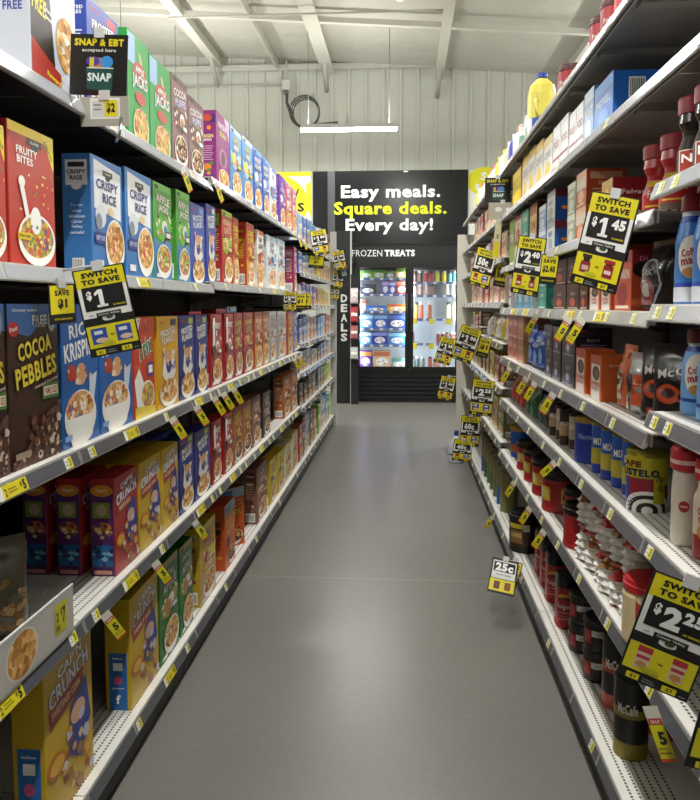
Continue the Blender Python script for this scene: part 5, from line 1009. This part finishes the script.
sign('switch_sign', .125, .21, switch_items('1', '25', ('box', 'jar')), .34, 5.9, 1.05, d2(16), 0, 0, 'distant switch to save sign reading 1.25 before the freezer edge', SG, arm=.19)
sign('switch_sign', .125, .2, switch_items('1', '50', ('jar', 'jar')), .37, 6.4, .70, d2(12), 0, 0, 'distant low switch to save sign reading 1.50 by freezer base', SG, arm=.16)
sign('switch_sign', .13, .21, switch_items('2', '25', ('box', 'box')), .462, 4.45, .865, d2(6), d2(-6), 0, 'far switch to save sign reading 2.25 above the floor end', SG)
sign('switch_sign', .13, .21, switch_items(None, '60c', ('jar', 'box')), .455, 5.2, .545, d2(4), 0, 0, 'far low switch to save sign reading 60 cents', SG)
sign('switch_sign', .13, .15, switch_items(None, '40c', ('jar', 'box')), .405, 5.2, .38, d2(6), 0, 0, 'small low switch sign left of the 60 cents sign', SG, arm=.05)
sign('switch_sign', .11, .16, [('r', .06, .42, .94, .94, 'D8D8D4'), ('r', .1, .62, .9, .9, '161616'), ('t', '25c', .5, .76, .66, .24, 'F0F0EC', 0, .06), ('t', 'Clover Valley', .5, .53, .6, .05, '222222'), ('r', .04, .06, .96, .4, YL)]+[('r', .2, .12, .42, .34, '6A3A2A'), ('r', .6, .12, .82, .34, '8A4A2A')], .43, 3.18, .228, d2(13), 0, d2(-48), 'tilted 25 cents sign sticking out low over the floor', SG, arm=(.085, 0, -.12))
sign('save_sign', .07, .11, sale_items('25c'), .480, 3.25, .20, d2(20), 0, d2(-30), 'small dark save sign behind the low 25 cents sign', 'small save signs')
for x, y, z, s, rl, nm in ((-.70, 6.1, 1.90, 1.0, -9, 'switch to save sign at the far end of the left top shelf'), (-.70, 4.62, 1.385, .62, 2, 'small switch sign hanging from the left second shelf'),
        (-.70, 7.9, 1.86, .95, -10, 'distant switch sign at left run end, uppermost'), (-.70, 8.02, 1.66, .9, 6, 'distant switch sign at left run end, middle'), (-.74, 8.06, 1.50, .7, 3, 'distant switch sign at left run end, lowest')):
    sign('switch_sign', .13*s, .2*s, switch_items('1' if s > .8 else '2', '00', ('box', 'jar')), x, y, z, d2(rl), 0, 0, nm, SG)
for x, y, nm in ((-.70, 5.05, 'nearer'), (-.70, 5.3, 'farther')):
    sign('save_sign', .09, .11, sale_items('$1'), x, y, 1.38, 0, 0, 0, 'small yellow save sign under left second shelf, %s one' % nm, 'small save signs')
sign('save_sign', .13, .1, sale_items('$1'), -.72, 6.2, 1.70, d2(6), 0, 0, 'wide yellow save sign hanging under far left top shelf', 'small save signs')
SN = [('t', 'SNAP & EBT', .5, .87, .86, .12, YL, 0, .04), ('t', 'accepted here', .5, .735, .66, .07, 'D8D8D0'), ('e', .5, .52, .16, .1, 'B87A4A'), ('e', .4, .56, .12, .08, '4A3A9A'), ('e', .64, .55, .11, .1, '3A8AD0'), ('r', .34, .44, .42, .62, 'C8B83A'), ('p', [(.3, .1), (.74, .06), (.76, .44), (.28, .46)], '1E4A44'),
      ('t', 'SNAP', .52, .3, .42, .14, 'D8E4E0', 0, .04), ('r', .3, .44, .76, .46, 'C8D4D0')]
sign('snap_sign', .137, .139, SN, -.712, 1.77, 1.928, d2(3), 0, 0, 'black snap and ebt sign clipped above the left top shelf', 'snap and ebt signs')
sign('snap_sign', .137, .135, SN, .495, 4.2, 1.985, 0, 0, 0, 'black snap and ebt sign by the right second shelf, far off', 'snap and ebt signs')
sign('snap_sign', .12, .12, SN, -.66, 8.0, 1.70, d2(-14), 0, 0, 'black snap and ebt sign at the far left run end', 'snap and ebt signs')
HD = [('r', .2, .25, .82, .95, 'E4E4E0'), ('r', .24, .3, .8, .85, 'D0D0CC'), ('r', .5, .32, .76, .88, YL), ('t', '$2', .63, .6, .18, .36, '222222', 0, .05), ('r', .27, .7, .44, .74, '777777'), ('r', .27, .55, .44, .59, '777777')]
t = sign('tag_holder', .115, .068, HD, -.702, 1.765, 1.785, 0, 0, 0, 'grey plate with 2 dollar tag under the left snap sign', 'grey tag plates', 'tag holder', 'A8A49A')
b = MB(); b.tube([(.04, -.004, -.05), (.045, -.02, -.075), (.04, -.024, -.1), (.03, -.012, -.105)], .004, 'C8C8C8:.2:1', 6); b.build('hook', t)
sign('tag_holder', .15, .09, [('e', .35, .6, .12, .14, 'E8E8E4'), ('e', .7, .6, .1, .1, 'E8E8E4')], .52, 4.18, 1.85, 0, 0, 0, 'grey plate under the far right snap sign', 'grey tag plates', 'tag holder', 'B0ACA0')
sign('sale_strip', .035, .2, [('r', .1, .05, .9, .45, YL), ('r', .1, .5, .9, .95, 'D8D4A8'), ('t', '2', .5, .6, .5, .1, '222222')], .50, 4.18, 1.75, d2(4), 0, 0, 'long narrow yellow sale strip under the far right snap sign', None, 'sale tag', 'D8D4A0')
# price board with a cereal picture, standing on the near left fourth shelf edge
t = empty('price_board', (-.752, 1.35, Z['S4']+.003), (0, 0, PI/2)); tag(t, 'long white price board reading 2 for 7 dollars, lower left', 'sign')
b = MB(); b.box(-.29, .29, 0, .002, 0, .105, 'C0BCB4:.3'); m = lambda u, v, l: (-.29+u, -l*.0003, v)
b.art([('e', .60, .5, .11, .47, 'D8D4CC', 28), ('e', .60, .5, .1, .43, 'flakes', 28), ('r', .84, .22, .94, .86, 'C8C020'), ('t', '7', .915, .56, .022, .36, '222222', 0, .05), ('t', '$', .893, .66, .012, .16, '222222'), ('t', '2', .86, .6, .016, .2, '222222'), ('t', 'FOR', .862, .36, .03, .12, '222222')], .58, .105, m)
b.build('board', t)
b = MB(); b.box(-.29, .29, -.001, .004, .104, .109, 'D8D8D4:.2'); b.box(-.29, .29, .0, .012, -.002, .002, 'C8C8C8:.2'); b.build('clear_holder', t)

def flag(side, x, y, z, sc=1.0, row='', teal=False, roll=32, yaw=42):
    k = 'flag%d%d' % (teal, side == 'L')
    if k not in CY:
        b = MB(); W, H = .028, .092
        card(b, W, H, [('r', .02, .02, .98, .72, 'D8D01E'), ('r', 0, .72, 1, 1, 'D8D8D0' if teal else 'D8D4C8'), ('r', .05, .66, .95, .78, 'B83A2A' if not teal else '2E7A6A'), ('t', 'SALE', .5, .72, .6, .06, W_), ('t', '5', .6, .42, .5, .24, '222222', 0, .05), ('r', .1, .14, .9, .17, '8A8020'), ('r', .1, .22, .7, .25, '8A8020'), ('r', .02, .0, .98, .06, 'C84A2A')], 'D0CC60', .0008)
        CY[k] = b.build('sale_tag', mesh_only=True)
    s = -1 if side == 'L' else 1
    o = put('sale_tag', CY[k], None, (x, y, z)); o.rotation_euler = (Matrix.Rotation(d2(-s*yaw), 3, 'Z') @ Matrix.Rotation(d2(s*roll), 3, 'Y')).to_euler(); o.scale = (sc*.92,)*3
    reg(o, 'yellow and red sale tag hanging from' if not teal else 'yellow and teal sale tag hanging from', row, 'sale tag', 'hanging sale tags')
LN = {'S1': 'the left top shelf', 'S3': 'the left third shelf', 'S4': 'the left fourth shelf'}
for r, ys in (('S1', (2.52, 2.97, 5.3, 5.56)), ('S3', (2.36, 2.64, 2.90, 3.05, 3.23, 5.05, 5.29)), ('S4', (1.79, 2.17, 2.60))):
    for y in ys: flag('L', -.742, y, Z[r]+lift(r, y)-.020, 1.0, LN[r], r == 'S4' and y > 2.5, yaw=68 if r == 'S1' else 42)
RN = {'M4': 'the right fourth shelf', 'M5': 'the right fifth shelf', 'M7': 'the right seventh shelf', 'M8': 'the right bottom shelf'}
for r, ys in (('M4', (2.96, 2.37, 2.2)), ('M5', (3.67, 3.17, 2.96, 2.6)), ('M7', (3.47, 3.03, 2.72)), ('M8', (4.3,))):
    for y in ys: flag('R', .503, y, Z[r]-.022, 1.0, RN[r])
flag('R', .503, 2.55, Z['M6']-.020, .9, 'the right sixth shelf', roll=45)
flag('R', .490, 1.50, Z['M7']-.012, 1.25, 'the right seventh shelf', roll=-24)
# odds and ends at the far end
for i, (z, h, k, nm) in enumerate(((1.32, .2, 'D8C8CC', 'pale pink'), (1.08, .2, 'B83A44', 'red'), (.86, .18, 'A85A64', 'dusty red'), (.6, .16, 'B8B8B8', 'silver'))):
    o = bag('end'+nm, .10, .05, h, k+':.35', [('r', .1, .4, .9, .6, W_)], -.655, 9.80, z, 0, nm+' snack pouch hanging on the rack before the freezer', '', None, 'snack_pouch')
b = empty('pouch_rack', (-.655, 9.88, 0)); tag(b, 'thin dark rack holding snack pouches beside the deals panel', 'rack')
m = MB(); m.box(-.05, .05, .02, .035, 0, 1.7, '1A1A1C'); m.build('back_plate', b)
for z in (1.32, 1.08, .86, .6): m = MB(); m.box(-.05, .05, -.12, .02, z-.008, z, '2A2A2C'); m.build('ledge', b)
m = MB(); m.box(-.02, .02, -.05, .2, 1.45, 1.46, '2A2A2C')
cyl('spr', .43, 6.3, .0, 'white detergent bottle on the floor at the right end', '', None, 'detergent_bottle', 'bottle', [(.06, 0, 'D0D0D8:.3'), (.065, .01, None), (.065, .06, '5A4A9A:.3'), (.065, .075, 'C8CCD8:.3'), (.06, .13, None), (.03, .2, None), (.016, .22, None)], [(.016, .22, '2A3A8A'), (.02, .222, None), (.018, .26, None)], lidname='cap')
finish_labels()
